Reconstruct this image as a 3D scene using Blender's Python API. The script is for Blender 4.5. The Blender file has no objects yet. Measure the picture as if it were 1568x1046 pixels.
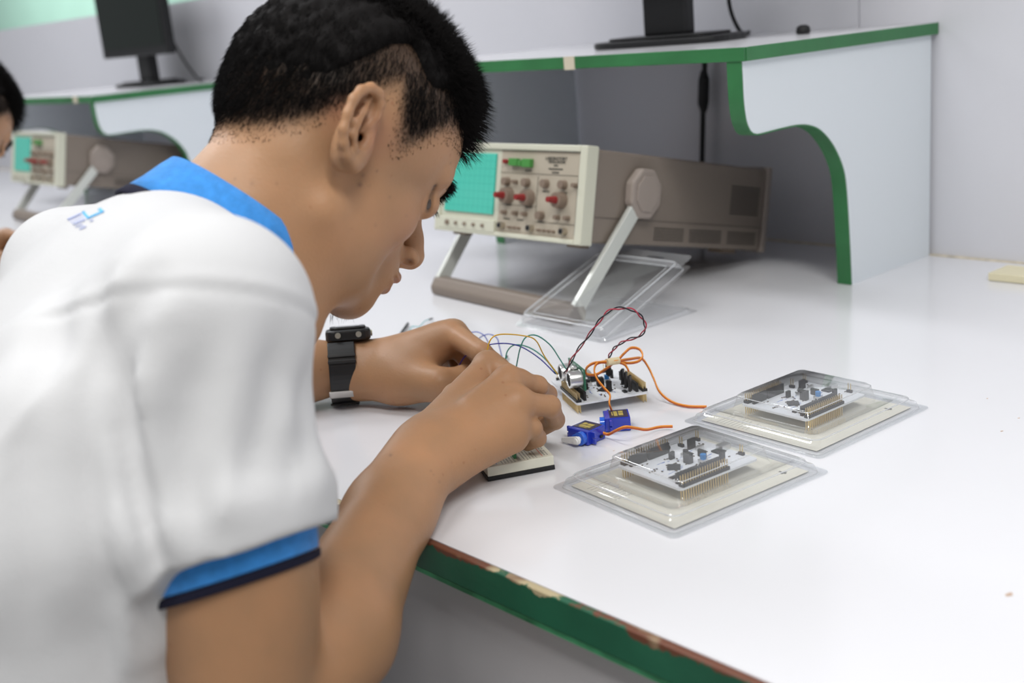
import bpy, math, random
import numpy as np
from mathutils import Vector, Matrix

# ------------------------------------------------------------------ scene, camera, light
S = bpy.context.scene
S.view_settings.view_transform = 'Standard'
S.view_settings.look = 'None'
S.view_settings.gamma = 1
S.view_settings.use_curve_mapping = False
S.view_settings.exposure = 0.22
S.cycles.transparent_max_bounces = 24
S.cycles.max_bounces = 8
FPX = 1782.6                       # focal length in pixels for a 1568 px wide frame
CAMH = .35                         # lens height above the desk top
CAMR = np.array([[0.66901564, 0.73834301, -0.0852506],
                 [-0.14043596, 0.23820942, 0.96100677],
                 [0.72986013, -0.63095631, 0.26305574]])   # world -> camera
LIFT = .75                         # desk top height; everything below is measured from the desk top
camd = bpy.data.cameras.new('camera')
camd.sensor_width = 36
camd.lens = FPX / 1568 * 36
camd.clip_start = .02
camd.dof.use_dof = True
camd.dof.focus_distance = .98
camd.dof.aperture_fstop = 5.2
cam = bpy.data.objects.new('camera', camd)
S.collection.objects.link(cam)
cam.matrix_world = Matrix.Translation((0, 0, CAMH)) @ Matrix([list(r) for r in CAMR.T]).to_4x4()
S.camera = cam

world = bpy.data.worlds.new('world')
S.world = world
world.use_nodes = True
bg = world.node_tree.nodes['Background']
bg.inputs[0].default_value = (.95, .97, 1, 1)
bg.inputs[1].default_value = .25


def area(name, loc, size, power, rot=(0, 0, 0), col=(1, 1, 1)):
    l = bpy.data.lights.new(name, 'AREA')
    l.shape = 'RECTANGLE'
    l.size, l.size_y = size
    l.energy = power
    l.color = col
    o = bpy.data.objects.new(name, l)
    o.location = loc
    o.rotation_euler = rot
    S.collection.objects.link(o)
    return o


# fluorescent troffers on the ceiling, then one added fill light
area('ceiling_or_fill_light', (.9, -.1, 1.95), (1.2, .35), 34, col=(1, .99, .96))
area('ceiling_or_fill_light', (-.5, -.5, 1.95), (1.2, .35), 19, col=(1, .99, .96))
area('ceiling_or_fill_light', (-1.6, .3, 1.95), (1.2, .35), 14, col=(.97, .98, 1))
area('ceiling_or_fill_light', (-3.2, .5, 1.95), (1.2, .35), 24, col=(.97, .98, 1))
area('ceiling_or_fill_light', (-7, 2.0, 1.6), (2.4, .35), 50)  # added fill to brighten the mint far wall, no known lamp


# ------------------------------------------------------------------ measuring: photo pixel -> place
def ray(px, py):
    return CAMR.T @ np.array([px - 784., 523. - py, -FPX])


def at(px, py, z=0.):
    r = ray(px, py)
    q = r * ((z - CAMH) / r[2])
    q[2] = z
    return q


def on_x(px, py, x):
    r = ray(px, py)
    q = r * (x / r[0])
    q[2] += CAMH
    return q


def on_y(px, py, y):
    r = ray(px, py)
    q = r * (y / r[1])
    q[2] += CAMH
    return q


# ------------------------------------------------------------------ materials
MATS = {}


def mat(name, col, rough=.5, metal=0., spec=.5, noise=None, bump=None, sss=0., coat=0., sheen=0.):
    """noise=(scale, amount) varies the colour, bump=(scale, strength) the surface"""
    if name in MATS:
        return MATS[name]
    m = bpy.data.materials.new(name)
    m.use_nodes = True
    nt = m.node_tree
    b = nt.nodes['Principled BSDF']
    b.inputs['Base Color'].default_value = (*col, 1)
    b.inputs['Roughness'].default_value = rough
    b.inputs['Metallic'].default_value = metal
    b.inputs['Specular IOR Level'].default_value = spec
    if coat:
        b.inputs['Coat Weight'].default_value = coat
        b.inputs['Coat Roughness'].default_value = .08
    if sheen:
        b.inputs['Sheen Weight'].default_value = sheen
    if sss:
        b.inputs['Subsurface Weight'].default_value = sss
        b.inputs['Subsurface Radius'].default_value = (.012, .004, .002)
        b.inputs['Subsurface Scale'].default_value = .6
    if noise or bump:
        tc = nt.nodes.new('ShaderNodeTexCoord')
    if noise:
        n = nt.nodes.new('ShaderNodeTexNoise')
        n.inputs['Scale'].default_value = noise[0]
        n.inputs['Detail'].default_value = 4
        nt.links.new(tc.outputs['Object'], n.inputs['Vector'])
        r = nt.nodes.new('ShaderNodeValToRGB')
        a = noise[1]
        r.color_ramp.elements[0].position = .3
        r.color_ramp.elements[1].position = .7
        r.color_ramp.elements[0].color = (*[c * (1 - a) for c in col], 1)
        r.color_ramp.elements[1].color = (*[min(1, c * (1 + a)) for c in col], 1)
        nt.links.new(n.outputs['Fac'], r.inputs[0])
        nt.links.new(r.outputs[0], b.inputs['Base Color'])
    if bump:
        n = nt.nodes.new('ShaderNodeTexNoise')
        n.inputs['Scale'].default_value = bump[0]
        n.inputs['Detail'].default_value = 3
        nt.links.new(tc.outputs['Object'], n.inputs['Vector'])
        u = nt.nodes.new('ShaderNodeBump')
        u.inputs['Strength'].default_value = bump[1]
        u.inputs['Distance'].default_value = .001
        nt.links.new(n.outputs['Fac'], u.inputs['Height'])
        nt.links.new(u.outputs[0], b.inputs['Normal'])
    MATS[name] = m
    return m


def clear_plastic(name, body=.10, tint=(.975, .98, .985)):
    if name in MATS:
        return MATS[name]
    m = bpy.data.materials.new(name)
    m.use_nodes = True
    nt = m.node_tree
    nt.nodes.clear()
    out = nt.nodes.new('ShaderNodeOutputMaterial')
    tr = nt.nodes.new('ShaderNodeBsdfTransparent')
    df = nt.nodes.new('ShaderNodeBsdfDiffuse')
    df.inputs[0].default_value = (.8, .82, .85, 1)
    tr.inputs[0].default_value = (*tint, 1)
    gl = nt.nodes.new('ShaderNodeBsdfGlossy')
    gl.inputs['Roughness'].default_value = .07
    m1 = nt.nodes.new('ShaderNodeMixShader')
    m1.inputs[0].default_value = body
    lw0 = nt.nodes.new('ShaderNodeLayerWeight')
    lw0.inputs[0].default_value = .5
    pw = nt.nodes.new('ShaderNodeMath')
    pw.operation = 'POWER'
    pw.inputs[1].default_value = 5
    nt.links.new(lw0.outputs['Facing'], pw.inputs[0])
    lw = nt.nodes.new('ShaderNodeMath')
    lw.operation = 'MULTIPLY_ADD'
    lw.inputs[1].default_value = .8
    lw.inputs[2].default_value = .09
    nt.links.new(pw.outputs[0], lw.inputs[0])
    m2 = nt.nodes.new('ShaderNodeMixShader')
    nt.links.new(tr.outputs[0], m1.inputs[1])
    nt.links.new(df.outputs[0], m1.inputs[2])
    nt.links.new(lw.outputs[0], m2.inputs[0])
    nt.links.new(m1.outputs[0], m2.inputs[1])
    nt.links.new(gl.outputs[0], m2.inputs[2])
    nt.links.new(m2.outputs[0], out.inputs[0])
    MATS[name] = m
    return m


# ------------------------------------------------------------------ mesh building
class MB:
    def __init__(s):
        s.v, s.f, s.m = [], [], []
        s.mi = 0

    def add(s, vs, fs):
        n = len(s.v)
        s.v += [tuple(float(c) for c in v) for v in vs]
        s.f += [tuple(n + i for i in f) for f in fs]
        s.m += [s.mi] * len(fs)

    def box(s, lo, hi, M=None):
        x0, y0, z0 = lo
        x1, y1, z1 = hi
        vs = [(x0, y0, z0), (x1, y0, z0), (x1, y1, z0), (x0, y1, z0), (x0, y0, z1), (x1, y0, z1), (x1, y1, z1), (x0, y1, z1)]
        if M is not None:
            vs = [M @ Vector(v) for v in vs]
        s.add(vs, [(3, 2, 1, 0), (4, 5, 6, 7), (0, 1, 5, 4), (1, 2, 6, 5), (2, 3, 7, 6), (3, 0, 4, 7)])
        return s

    def prism(s, poly, fn, d0, d1, M=None):
        """poly: 2-D outline; fn(a, b, d) -> xyz"""
        n = len(poly)
        vs = [fn(a, b, d0) for a, b in poly] + [fn(a, b, d1) for a, b in poly]
        if M is not None:
            vs = [M @ Vector(v) for v in vs]
        fs = [tuple(range(n))[::-1], tuple(range(n, 2 * n))] + [(i, (i + 1) % n, n + (i + 1) % n, n + i) for i in range(n)]
        s.add(vs, fs)
        return s

    def cyl(s, a, b, r0, r1=None, n=16, M=None, caps=True):
        r1 = r0 if r1 is None else r1
        a, b = Vector(a), Vector(b)
        if M is not None:
            a, b = M @ a, M @ b
        d = (b - a).normalized()
        u = d.orthogonal().normalized()
        w = d.cross(u)
        vs = []
        for c, r in ((a, r0), (b, r1)):
            for i in range(n):
                t = 2 * math.pi * i / n
                vs.append(c + (u * math.cos(t) + w * math.sin(t)) * r)
        fs = [(i, (i + 1) % n, n + (i + 1) % n, n + i) for i in range(n)]
        if caps:
            fs += [tuple(range(n))[::-1], tuple(range(n, 2 * n))]
        s.add(vs, fs)
        return s

    def lathe(s, prof, M, n=24):
        """prof: (radius, height) along local z"""
        vs = []
        for r, z in prof:
            for i in range(n):
                t = 2 * math.pi * i / n
                vs.append(M @ Vector((r * math.cos(t), r * math.sin(t), z)))
        fs = []
        for k in range(len(prof) - 1):
            for i in range(n):
                fs.append((k * n + i, k * n + (i + 1) % n, (k + 1) * n + (i + 1) % n, (k + 1) * n + i))
        fs.append(tuple(range(n))[::-1])
        fs.append(tuple(range((len(prof) - 1) * n, len(prof) * n)))
        s.add(vs, fs)
        return s

    def tube(s, pts, r, n=8):
        pts = [Vector(p) for p in pts]
        rr = r if hasattr(r, '__len__') else [r] * len(pts)
        u = None
        vs = []
        for i, p in enumerate(pts):
            t = (pts[min(i + 1, len(pts) - 1)] - pts[max(i - 1, 0)]).normalized()
            if u is None:
                u = t.orthogonal().normalized()
            u = (u - t * u.dot(t)).normalized()
            w = t.cross(u)
            for k in range(n):
                a = 2 * math.pi * k / n
                vs.append(p + (u * math.cos(a) + w * math.sin(a)) * rr[i])
        fs = []
        for i in range(len(pts) - 1):
            for k in range(n):
                fs.append((i * n + k, i * n + (k + 1) % n, (i + 1) * n + (k + 1) % n, (i + 1) * n + k))
        fs += [tuple(range(n))[::-1], tuple(range((len(pts) - 1) * n, len(pts) * n))]
        s.add(vs, fs)
        return s

    def build(s, name, m, parent=None, smooth=False, bevel=0., seg=2, angle=None):
        me = bpy.data.meshes.new(name)
        me.from_pydata(s.v, [], s.f)
        for x in (m if isinstance(m, (list, tuple)) else [m]):
            me.materials.append(x)
        me.polygons.foreach_set('material_index', s.m)
        me.update()
        if smooth:
            me.polygons.foreach_set('use_smooth', [True] * len(me.polygons))
            if angle:
                me.set_sharp_from_angle(angle=math.radians(angle))
        o = link_mesh(name, me, parent)
        if bevel:
            b = o.modifiers.new('bevel', 'BEVEL')
            b.width = bevel
            b.segments = seg
            b.limit_method = 'ANGLE'
            b.harden_normals = False
        return o


def link_mesh(name, me, parent=None):
    o = bpy.data.objects.new(name, me)
    S.collection.objects.link(o)
    if parent is not None:
        o.parent = parent
        p = parent
        loc = Vector((0, 0, 0))
        while p is not None:
            loc += p.location
            p = p.parent
        me.transform(Matrix.Translation(-loc))
    else:
        n = len(me.vertices)
        co = np.empty(n * 3, np.float32)
        me.vertices.foreach_get('co', co)
        co = co.reshape(-1, 3)
        lo, hi = co.min(0), co.max(0)
        base = Vector(((lo[0] + hi[0]) / 2, (lo[1] + hi[1]) / 2, lo[2]))
        me.transform(Matrix.Translation(-base))
        o.location = base
    return o


def tag(o, label, cat, group=None, kind=None):
    if label:
        o['label'] = label
    if cat:
        o['category'] = cat
    if group:
        o['group'] = group
    if kind:
        o['kind'] = kind
    return o


def thing(name, loc, label, cat, group=None):
    o = bpy.data.objects.new(name, None)
    o.empty_display_size = .05
    o.location = Vector([float(c) for c in loc])
    S.collection.objects.link(o)
    return tag(o, label, cat, group)


def struct(o):
    o['kind'] = 'structure'
    return o


def copy_tree(o, parent=None):
    c = o.copy()
    S.collection.objects.link(c)
    c.parent = parent
    for ch in list(o.children):
        copy_tree(ch, c)
    return c


def text(body, size, M, m, parent, name='lettering', depth=.0002, align='CENTER'):
    cu = bpy.data.curves.new(name, 'FONT')
    cu.body = body
    cu.size = size
    cu.extrude = depth
    cu.align_x = align
    cu.align_y = 'CENTER'
    cu.materials.append(m)
    o = bpy.data.objects.new(name, cu)
    S.collection.objects.link(o)
    bpy.context.view_layer.update()
    me = bpy.data.meshes.new_from_object(o.evaluated_get(bpy.context.evaluated_depsgraph_get()))
    bpy.data.objects.remove(o)
    me.transform(M)
    if not me.materials:
        me.materials.append(m)
    return link_mesh(name, me, parent)


def spline(pts, n=10):
    """Catmull-Rom through the points"""
    P = [Vector([float(c) for c in p]) for p in pts]
    P = [2 * P[0] - P[1]] + P + [2 * P[-1] - P[-2]]
    out = []
    for i in range(1, len(P) - 2):
        for k in range(n):
            t = k / n
            a, b, c, d = P[i - 1], P[i], P[i + 1], P[i + 2]
            out.append(.5 * ((2 * b) + (c - a) * t + (2 * a - 5 * b + 4 * c - d) * t * t + (-a + 3 * b - 3 * c + d) * t ** 3))
    out.append(P[-2])
    return out


def rrect(x0, y0, x1, y1, r, n=5):
    out = []
    for cx, cy, a0 in ((x1 - r, y0 + r, -90), (x1 - r, y1 - r, 0), (x0 + r, y1 - r, 90), (x0 + r, y0 + r, 180)):
        for k in range(n + 1):
            a = math.radians(a0 + 90 * k / n)
            out.append((cx + r * math.cos(a), cy + r * math.sin(a)))
    return out
# ------------------------------------------------------------------ materials of the room
WHITE_LAM = mat('white_laminate', (.74, .74, .77), .16, spec=.5, noise=(3, .015), bump=(60, .03))
WALLP = mat('partition_laminate', (.66, .66, .70), .28, noise=(2, .02), bump=(25, .06))
PANELP = mat('side_panel_laminate', (.74, .79, .83), .3, noise=(2, .015))
MINT = mat('mint_wall_paint', (.42, .68, .57), .6, noise=(4, .03))
CREAM_GAP = mat('cream_caulk', (.62, .55, .42), .6, noise=(80, .25))
BLACKP = mat('black_plastic', (.010, .010, .011), .42, spec=.35)
BLACKM = mat('matt_black', (.008, .008, .009), .6)


def green_paint(name, col, chips):
    m = mat(name, col, .42, noise=(14, .16), bump=(120, .25))
    if chips:
        nt = m.node_tree
        b = nt.nodes['Principled BSDF']
        tc = nt.nodes.new('ShaderNodeTexCoord')
        n = nt.nodes.new('ShaderNodeTexNoise')
        n.inputs['Scale'].default_value = 26
        n.inputs['Detail'].default_value = 8
        n.inputs['Roughness'].default_value = .7
        nt.links.new(tc.outputs['Object'], n.inputs['Vector'])
        sx = nt.nodes.new('ShaderNodeSeparateXYZ')
        nt.links.new(tc.outputs['Generated'], sx.inputs[0])
        ma = nt.nodes.new('ShaderNodeMath')
        ma.operation = 'MULTIPLY_ADD'
        ma.inputs[1].default_value = chips
        ma.inputs[2].default_value = 0
        sc9 = nt.nodes.new('ShaderNodeMath')
        sc9.operation = 'MULTIPLY'
        sc9.inputs[1].default_value = .9
        nt.links.new(n.outputs['Fac'], sc9.inputs[0])
        nt.links.new(sx.outputs[2], ma.inputs[0])
        ad = nt.nodes.new('ShaderNodeMath')
        nt.links.new(ma.outputs[0], ad.inputs[0])
        nt.links.new(sc9.outputs[0], ad.inputs[1])
        r = nt.nodes.new('ShaderNodeValToRGB')
        r.color_ramp.elements[0].position = .69
        r.color_ramp.elements[1].position = .70
        hf = nt.nodes.new('ShaderNodeMath')
        hf.operation = 'MULTIPLY'
        hf.inputs[1].default_value = .62
        nt.links.new(ad.outputs[0], hf.inputs[0])
        nt.links.new(hf.outputs[0], r.inputs[0])
        mx = nt.nodes.new('ShaderNodeMix')
        mx.data_type = 'RGBA'
        src = b.inputs['Base Color'].links[0].from_socket
        nt.links.new(r.outputs[0], mx.inputs['Factor'])
        nt.links.new(src, mx.inputs['A'])
        r2 = nt.nodes.new('ShaderNodeValToRGB')
        r2.color_ramp.elements[0].color = (.16, .06, .035, 1)
        r2.color_ramp.elements[1].color = (.5, .42, .26, 1)
        r2.color_ramp.elements[0].position = .54
        r2.color_ramp.elements[1].position = .60
        n2 = nt.nodes.new('ShaderNodeTexNoise')
        n2.inputs['Scale'].default_value = 18
        nt.links.new(tc.outputs['Object'], n2.inputs['Vector'])
        nt.links.new(n2.outputs['Fac'], r2.inputs[0])
        nt.links.new(r2.outputs[0], mx.inputs['B'])
        nt.links.new(mx.outputs['Result'], b.inputs['Base Color'])
    return m


GREEN = green_paint('green_painted_edge', (.03, .17, .055), 0)
GREEN_D = green_paint('chipped_green_edge', (.018, .12, .065), .75)
WALLY, FRONT = 1.442, .446

# ------------------------------------------------------------------ the room
struct(MB().box((-14, -3, -.80), (3, 4, -.75)).build('floor', mat('floor_tiles', (.35, .34, .33), .4, noise=(5, .1))))
# white partition wall made of laminated boards with seams
p = MB()
xs = [-5.2, -4.0, -2.8, -1.95, -.895, .32, 1.4]
for a, b in zip(xs, xs[1:]):
    p.box((a + .0008, WALLY, -.75), (b - .0008, WALLY + .03, .472 if b < -1.9 else 1.1))
p.box((-5.2, WALLY + .003, -.75), (1.4, WALLY + .028, .471))
struct(p.build('wall_back', WALLP))
struct(MB().box((-14, 3.0, -.75), (3, 3.1, 2.2)).build('wall_far', MINT))
struct(MB().box((-5.2, WALLY - .006, -.001), (1.4, WALLY, .0012)).build('trim_1', CREAM_GAP))

# ------------------------------------------------------------------ desk
desk = thing('desk', (-1.9, .95, -.75), 'long white laminate desk with chipped green painted front edge', 'desk')
MB().box((-4.6, FRONT + .004, -.022), (1.2, WALLY - .001, 0)).build('desk_top', WHITE_LAM, desk)
MB().box((-4.6, FRONT - .002, -.024), (1.2, FRONT + .004, -.0002)).build('edge_strip', GREEN_D, desk, bevel=.001)
MB().box((-4.6, FRONT + .001, -.030), (1.2, FRONT + .012, -.0262)).build('lower_strip', mat('thin_green_strip', (.09, .42, .2), .5, noise=(30, .6)), desk)
MB().box((-4.6, FRONT + .012, -.75), (1.2, FRONT + .03, -.026)).build('apron_panel', mat('apron_laminate', (.60, .585, .60), .4, noise=(2, .03)), desk)
MB().box((-4.6, FRONT + .03, -.75), (-4.58, WALLY - .01, -.022)).build('side_panel', PANELP, desk)

STAIN = mat('brown_stain', (.55, .40, .30), .5, noise=(300, .3))
for k, (px, py, r_) in enumerate(((1546, 910, .0016), (1534, 660, .0009), (1560, 640, .0007), (1512, 610, .0006), (940, 690, .0005))):
    q = at(px, py, .0002)
    rs = random.Random(k)
    n_ = 14
    MB().prism([(q[0] + r_ * rs.uniform(.6, 1.4) * math.cos(6.283 * i / n_), q[1] + r_ * 1.8 * rs.uniform(.6, 1.4) * math.sin(6.283 * i / n_)) for i in range(n_)],
               lambda a, b, d: (a, b, d), .00002, .00012).build('stain', STAIN, desk)

# ------------------------------------------------------------------ shelf units with the scalloped side panels
PROF = [(1.037, .291), (1.0375, .270), (1.038, .251), (1.0395, .238), (1.042, .226), (1.046, .218), (1.051, .2125), (1.059, .2095), (1.068, .209),
        (1.09, .2098), (1.111, .2102), (1.135, .2102), (1.155, .208), (1.173, .203), (1.188, .195), (1.204, .182), (1.217, .167), (1.226, .153),
        (1.232, .139), (1.2355, .120), (1.238, .097), (1.241, .06), (1.243, .03), (1.2445, 0)]


def smooth_prof(P):
    q = spline([(a, b, 0) for a, b in P], 3)
    return [(v.x, v.y) for v in q]


PROFS = smooth_prof(PROF)


def shelf_unit(xr, ztop, wid, label):
    t = thing('desk_shelf', (xr - wid / 2, 1.24, 0), label, 'shelf', 'raised shelves on the desk')
    sz = ztop / .304
    th = .0185
    for xo in (xr, xr - wid + th):
        pr = [(y, z * sz if z < .2905 else ztop - .0135) for y, z in PROFS]
        poly = [(y + .0006, z) for y, z in pr] + [(WALLY - .0075, 0.), (WALLY - .0075, ztop - .0135)]
        sp = MB().prism(poly, lambda a, b, d: (d, a, b), xo - th, xo).build('side_panel', PANELP, t)
        # green painted front edge strip following the outline
        e = MB()
        vs, fs = [], []
        for i, (y, z) in enumerate(pr):
            j0, j1 = max(i - 1, 0), min(i + 1, len(pr) - 1)
            d = Vector((pr[j1][0] - pr[j0][0], pr[j1][1] - pr[j0][1])).normalized()
            nx, nz = d.y, -d.x      # outward: towards the open front
            for (xx, k) in ((xo - th - .0004, .0012), (xo + .0006, .0012), (xo + .0006, -.0006), (xo - th - .0004, -.0006)):
                vs.append((xx, y + nx * k, max(z + nz * k, .0003)))
        for i in range(len(pr) - 1):
            for k in range(4):
                fs.append((i * 4 + k, i * 4 + (k + 1) % 4, (i + 1) * 4 + (k + 1) % 4, (i + 1) * 4 + k))
        e.add(vs, fs)
        e.build('painted_edge', GREEN, sp)
    top = MB().box((xr - wid - .002, 1.038, ztop - .0135), (xr + .004, WALLY - .001, ztop)).build('shelf_board', WHITE_LAM, t)
    MB().box((xr - wid - .002, 1.0345, ztop - .0145), (xr + .0055, 1.038, ztop + .0002)).build('painted_edge', GREEN, top, bevel=.0006)
    MB().box((xr + .004, 1.038, ztop - .0145), (xr + .0065, WALLY - .001, ztop + .0002)).build('painted_edge', GREEN, top, bevel=.0006)
    return t, top


u1, top1 = shelf_unit(-.786, .304, .668, 'white shelf with green edges and scalloped side over the nearer oscilloscope')
u2, top2 = shelf_unit(-2.50, .276, .668, 'blurred white shelf with green edges at far left, over the distant oscilloscope')
# cream tape on the front edge of the shelf
tp = at(896, 95, .297)
MB().box((-1.052, 1.0335, .2885), (-1.034, 1.0344, .3045)).build('masking_tape', mat('cream_tape', (.62, .56, .44), .6), top1)
MB().box((-2.60, 1.0335, .262), (-2.577, 1.0344, .2768)).build('masking_tape', MATS['cream_tape'], top2)
for (x0, y0) in ((-.9052, 1.3265),):
    tag(MB().lathe([(.0080, 0), (.0095, .003), (.0085, .009), (.004, .0115)], Matrix.Translation((x0, y0, .304)), 16).build('rubber_foot', BLACKM, smooth=True),
        'small black round rubber knob alone on the shelf top', 'knob')
# cream block at the right end of the desk
tag(MB().box((-.655, 1.335, .0005), (-.56, 1.385, .010), Matrix.Translation((0, 0, 0))).build('cream_block', mat('cream_plastic', (.72, .66, .46), .5), bevel=.001),
    'small flat cream block on the desk at the right border', 'block')


# ------------------------------------------------------------------ oscilloscopes
CREAM = mat('cream_bezel', (.60, .60, .49), .45, noise=(6, .03))
PANEL = mat('panel_beige', (.44, .39, .31), .5, noise=(10, .04))
TAUPE = mat('taupe_case', (.215, .178, .148), .5, noise=(5, .04), bump=(300, .15))
TAUPE_L = mat('taupe_cover', (.31, .262, .23), .5)
KNOB = mat('brown_knob', (.22, .165, .125), .45)
RED = mat('dark_red_cap', (.26, .02, .02), .4)
GREENB = mat('green_button', (.06, .25, .05), .45)
INK = mat('panel_ink', (.06, .06, .05), .6)
ALU = mat('painted_handle', (.62, .64, .60), .35, metal=.2)
VENT = mat('vent_dark', (.04, .035, .03), .7)
BNC = mat('nickel', (.55, .5, .42), .3, metal=.9)


def crt_mat():
    m = mat('teal_screen', (.06, .42, .33), .25, coat=.4)
    nt = m.node_tree
    b = nt.nodes['Principled BSDF']
    tc = nt.nodes.new('ShaderNodeTexCoord')
    mp = nt.nodes.new('ShaderNodeMapping')
    mp.inputs['Scale'].default_value = (100, 100, 100)
    br = nt.nodes.new('ShaderNodeTexBrick')
    br.offset = 0
    br.inputs['Scale'].default_value = 1
    br.inputs['Mortar Size'].default_value = .03
    br.inputs['Brick Width'].default_value = 1
    br.inputs['Row Height'].default_value = 1
    br.inputs['Color1'].default_value = (.07, .46, .36, 1)
    br.inputs['Color2'].default_value = (.07, .46, .36, 1)
    br.inputs['Mortar'].default_value = (.04, .33, .26, 1)
    nt.links.new(tc.outputs['Generated'], mp.inputs[0])
    mp.inputs['Scale'].default_value = (10, 1, 8)
    sp = nt.nodes.new('ShaderNodeSeparateXYZ')
    cb = nt.nodes.new('ShaderNodeCombineXYZ')
    nt.links.new(mp.outputs[0], sp.inputs[0])
    nt.links.new(sp.outputs[0], cb.inputs[0])
    nt.links.new(sp.outputs[2], cb.inputs[1])
    nt.links.new(cb.outputs[0], br.inputs['Vector'])
    nt.links.new(br.outputs[0], b.inputs['Base Color'])
    b.inputs['Emission Color'].default_value = (.03, .5, .38, 1)
    b.inputs['Emission Strength'].default_value = .12
    return m


CRT = crt_mat()


def scope(xr, yf, zf, tilt, W, H, D, label, detail=True):
    t = thing('oscilloscope', (xr - W / 2, yf + .1, 0), label, 'oscilloscope', 'oscilloscopes propped on their handles')
    c, s = math.cos(tilt), math.sin(tilt)
    # local: x right, y back, z up; origin at front bottom right
    M = Matrix(((1, 0, 0, xr), (0, c, s, yf), (0, -s, c, zf), (0, 0, 0, 1)))
    case = MB().box((-W + .004, .018, .003), (-.004, D - .012, H - .003), M).build('case', TAUPE, t, bevel=.003)
    MB().box((-W + .001, D - .010, 0), (-.001, D, H), M).build('rear_bezel', TAUPE_L, t, bevel=.002)
    bz = MB()
    fr = .012
    bz.box((-W, 0, 0), (-W + fr * .8, .020, H), M)
    bz.box((-fr, 0, 0), (0, .020, H), M)
    bz.box((-W + fr * .8, 0, H - .008), (-fr, .020, H), M)
    bz.box((-W + fr * .8, 0, 0), (-fr, .020, .006), M)
    bz.build('front_bezel', CREAM, t, bevel=.0015)
    xs0 = -W + .125        # split between screen half and control half
    MB().box((-W + fr * .8, .003, .006), (xs0, .016, H - .008), M).build('screen_surround', CREAM, t, bevel=.001)
    MB().box((-W + .018, .0005, .027), (xs0 - .008, .004, H - .013), M).build('screen', CRT, t, bevel=.001)
    MB().box((xs0, .0035, .006), (-fr, .016, H - .008), M).build('control_panel', PANEL, t)
    MB().box((-W + .010, -.001, .004), (xs0 - .002, .003, .020), M).build('lower_panel', CREAM, t, bevel=.001)
    for k in range(5):
        MB().cyl((-W + .03 + k * .018, -.001, .012), (-W + .03 + k * .018, -.004, .012), .0022 if k else .0032, n=10, M=M).build('small_control', KNOB, t)
    PW = -fr - xs0
    PH = H - .014

    def pos(u, v):        # u, v in 0..1 on the control panel, v down
        return xs0 + u * PW, .0035, .006 + (1 - v) * PH

    def knob(u, v, r, d, m, cap=None, name='knob'):
        x, y, z = pos(u, v)
        k = MB().cyl((x, y, z), (x, y - d, z), r, r * .88, 18, M).build(name, m, t, smooth=True, angle=40)
        if cap:
            MB().cyl((x, y - d, z), (x, y - d - cap[1], z), cap[0] * 1.1, cap[0] * .8, 16, M).build('knob_cap', RED, k, smooth=True, angle=40)
        return k

    knob(.07, .14, .0030, .006, RED, name='button')
    for (u0, u1, v0, v1) in ((.14, .25, .10, .19), (.26, .30, .12, .19), (.31, .42, .10, .20)):
        a, b = pos(u0, v0), pos(u1, v1)
        MB().box((a[0], a[1] - .007, b[2]), (b[0], a[1], a[2]), M).build('button', GREENB, t, bevel=.0008)
    for u, v, r in ((.10, .38, .0056), (.36, .38, .0056), (.60, .38, .0056), (.82, .38, .0056), (.965, .38, .003), (.22, .38, .0028),
                    (.57, .755, .0056), (.10, .755, .003), (.25, .755, .003), (.37, .755, .003), (.78, .76, .003), (.90, .76, .003)):
        knob(u, v, r, .008, KNOB)
    for u, v in ((.13, .55), (.40, .56), (.80, .56)):
        knob(u, v, .0105, .011, KNOB, (.0042, .013))
    for u in (.08, .46, .87):
        x, y, z = pos(u, .915)
        b = MB().cyl((x, y, z), (x, y - .008, z), .0045, n=14, M=M).build('connector', BNC, t, smooth=True, angle=40)
        MB().cyl((x, y - .0081, z), (x, y - .0085, z), .0032, n=12, M=M).build('socket', BLACKM, b)
    for u in (.18, .24, .30, .56, .62, .68, .74):
        knob(u, .93, .0018, .006, KNOB, name='switch')
    # printed panel lines and lettering
    ink = MB()
    for (u0, v0, u1, v1) in ((.0, .0, 1, .008), (.0, .27, 1, .275), (.02, .655, .5, .66), (.5, .83, .98, .835), (.98, .3, .985, .95), (.49, .3, .494, .8)):
        a, b = pos(u0, v0), pos(u1, v1)
        ink.box((a[0], .0031, b[2]), (b[0], .0036, a[2]), M)
    random.seed(5)
    for u, v in ((.1, .47), (.36, .47), (.6, .47), (.82, .47), (.57, .83), (.3, .83), (.12, .83), (.36, .24), (.13, .66), (.4, .67)):
        for q in range(4):
            a = pos(u - .04 + q * .022, v)
            ink.box((a[0], .0031, a[2] - .0009), (a[0] + .0022, .0036, a[2] + .0009), M)
    ink.build('printed_marks', INK, t)
    if detail:
        R = M @ Matrix.Rotation(math.pi / 2, 4, 'X')
        mk = MB()
        for u, v, wd in ((.70, .165, .007), (.70, .205, .024), (.70, .245, .012)):
            x, y, z = pos(u, v)
            q = -wd / 2
            rs = random.Random(int(v * 100))
            while q < wd / 2:
                e_ = rs.uniform(.0012, .0032)
                mk.box((x + q, .0030, z - .0009), (x + min(q + e_, wd / 2), .0036, z + .0009), M)
                q += e_ + .0007
        mk.build('printed_marks', INK, t)
        for txt, u, v, sz in (('LABORATORY', .70, .085, .0058), ('OSCILLOSCOPE', .71, .125, .0042)):
            x, y, z = pos(u, v)
            text(txt, sz, M @ Matrix.Translation((x, .0028, z)) @ Matrix.Rotation(math.pi / 2, 4, 'X'), INK, t)
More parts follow.
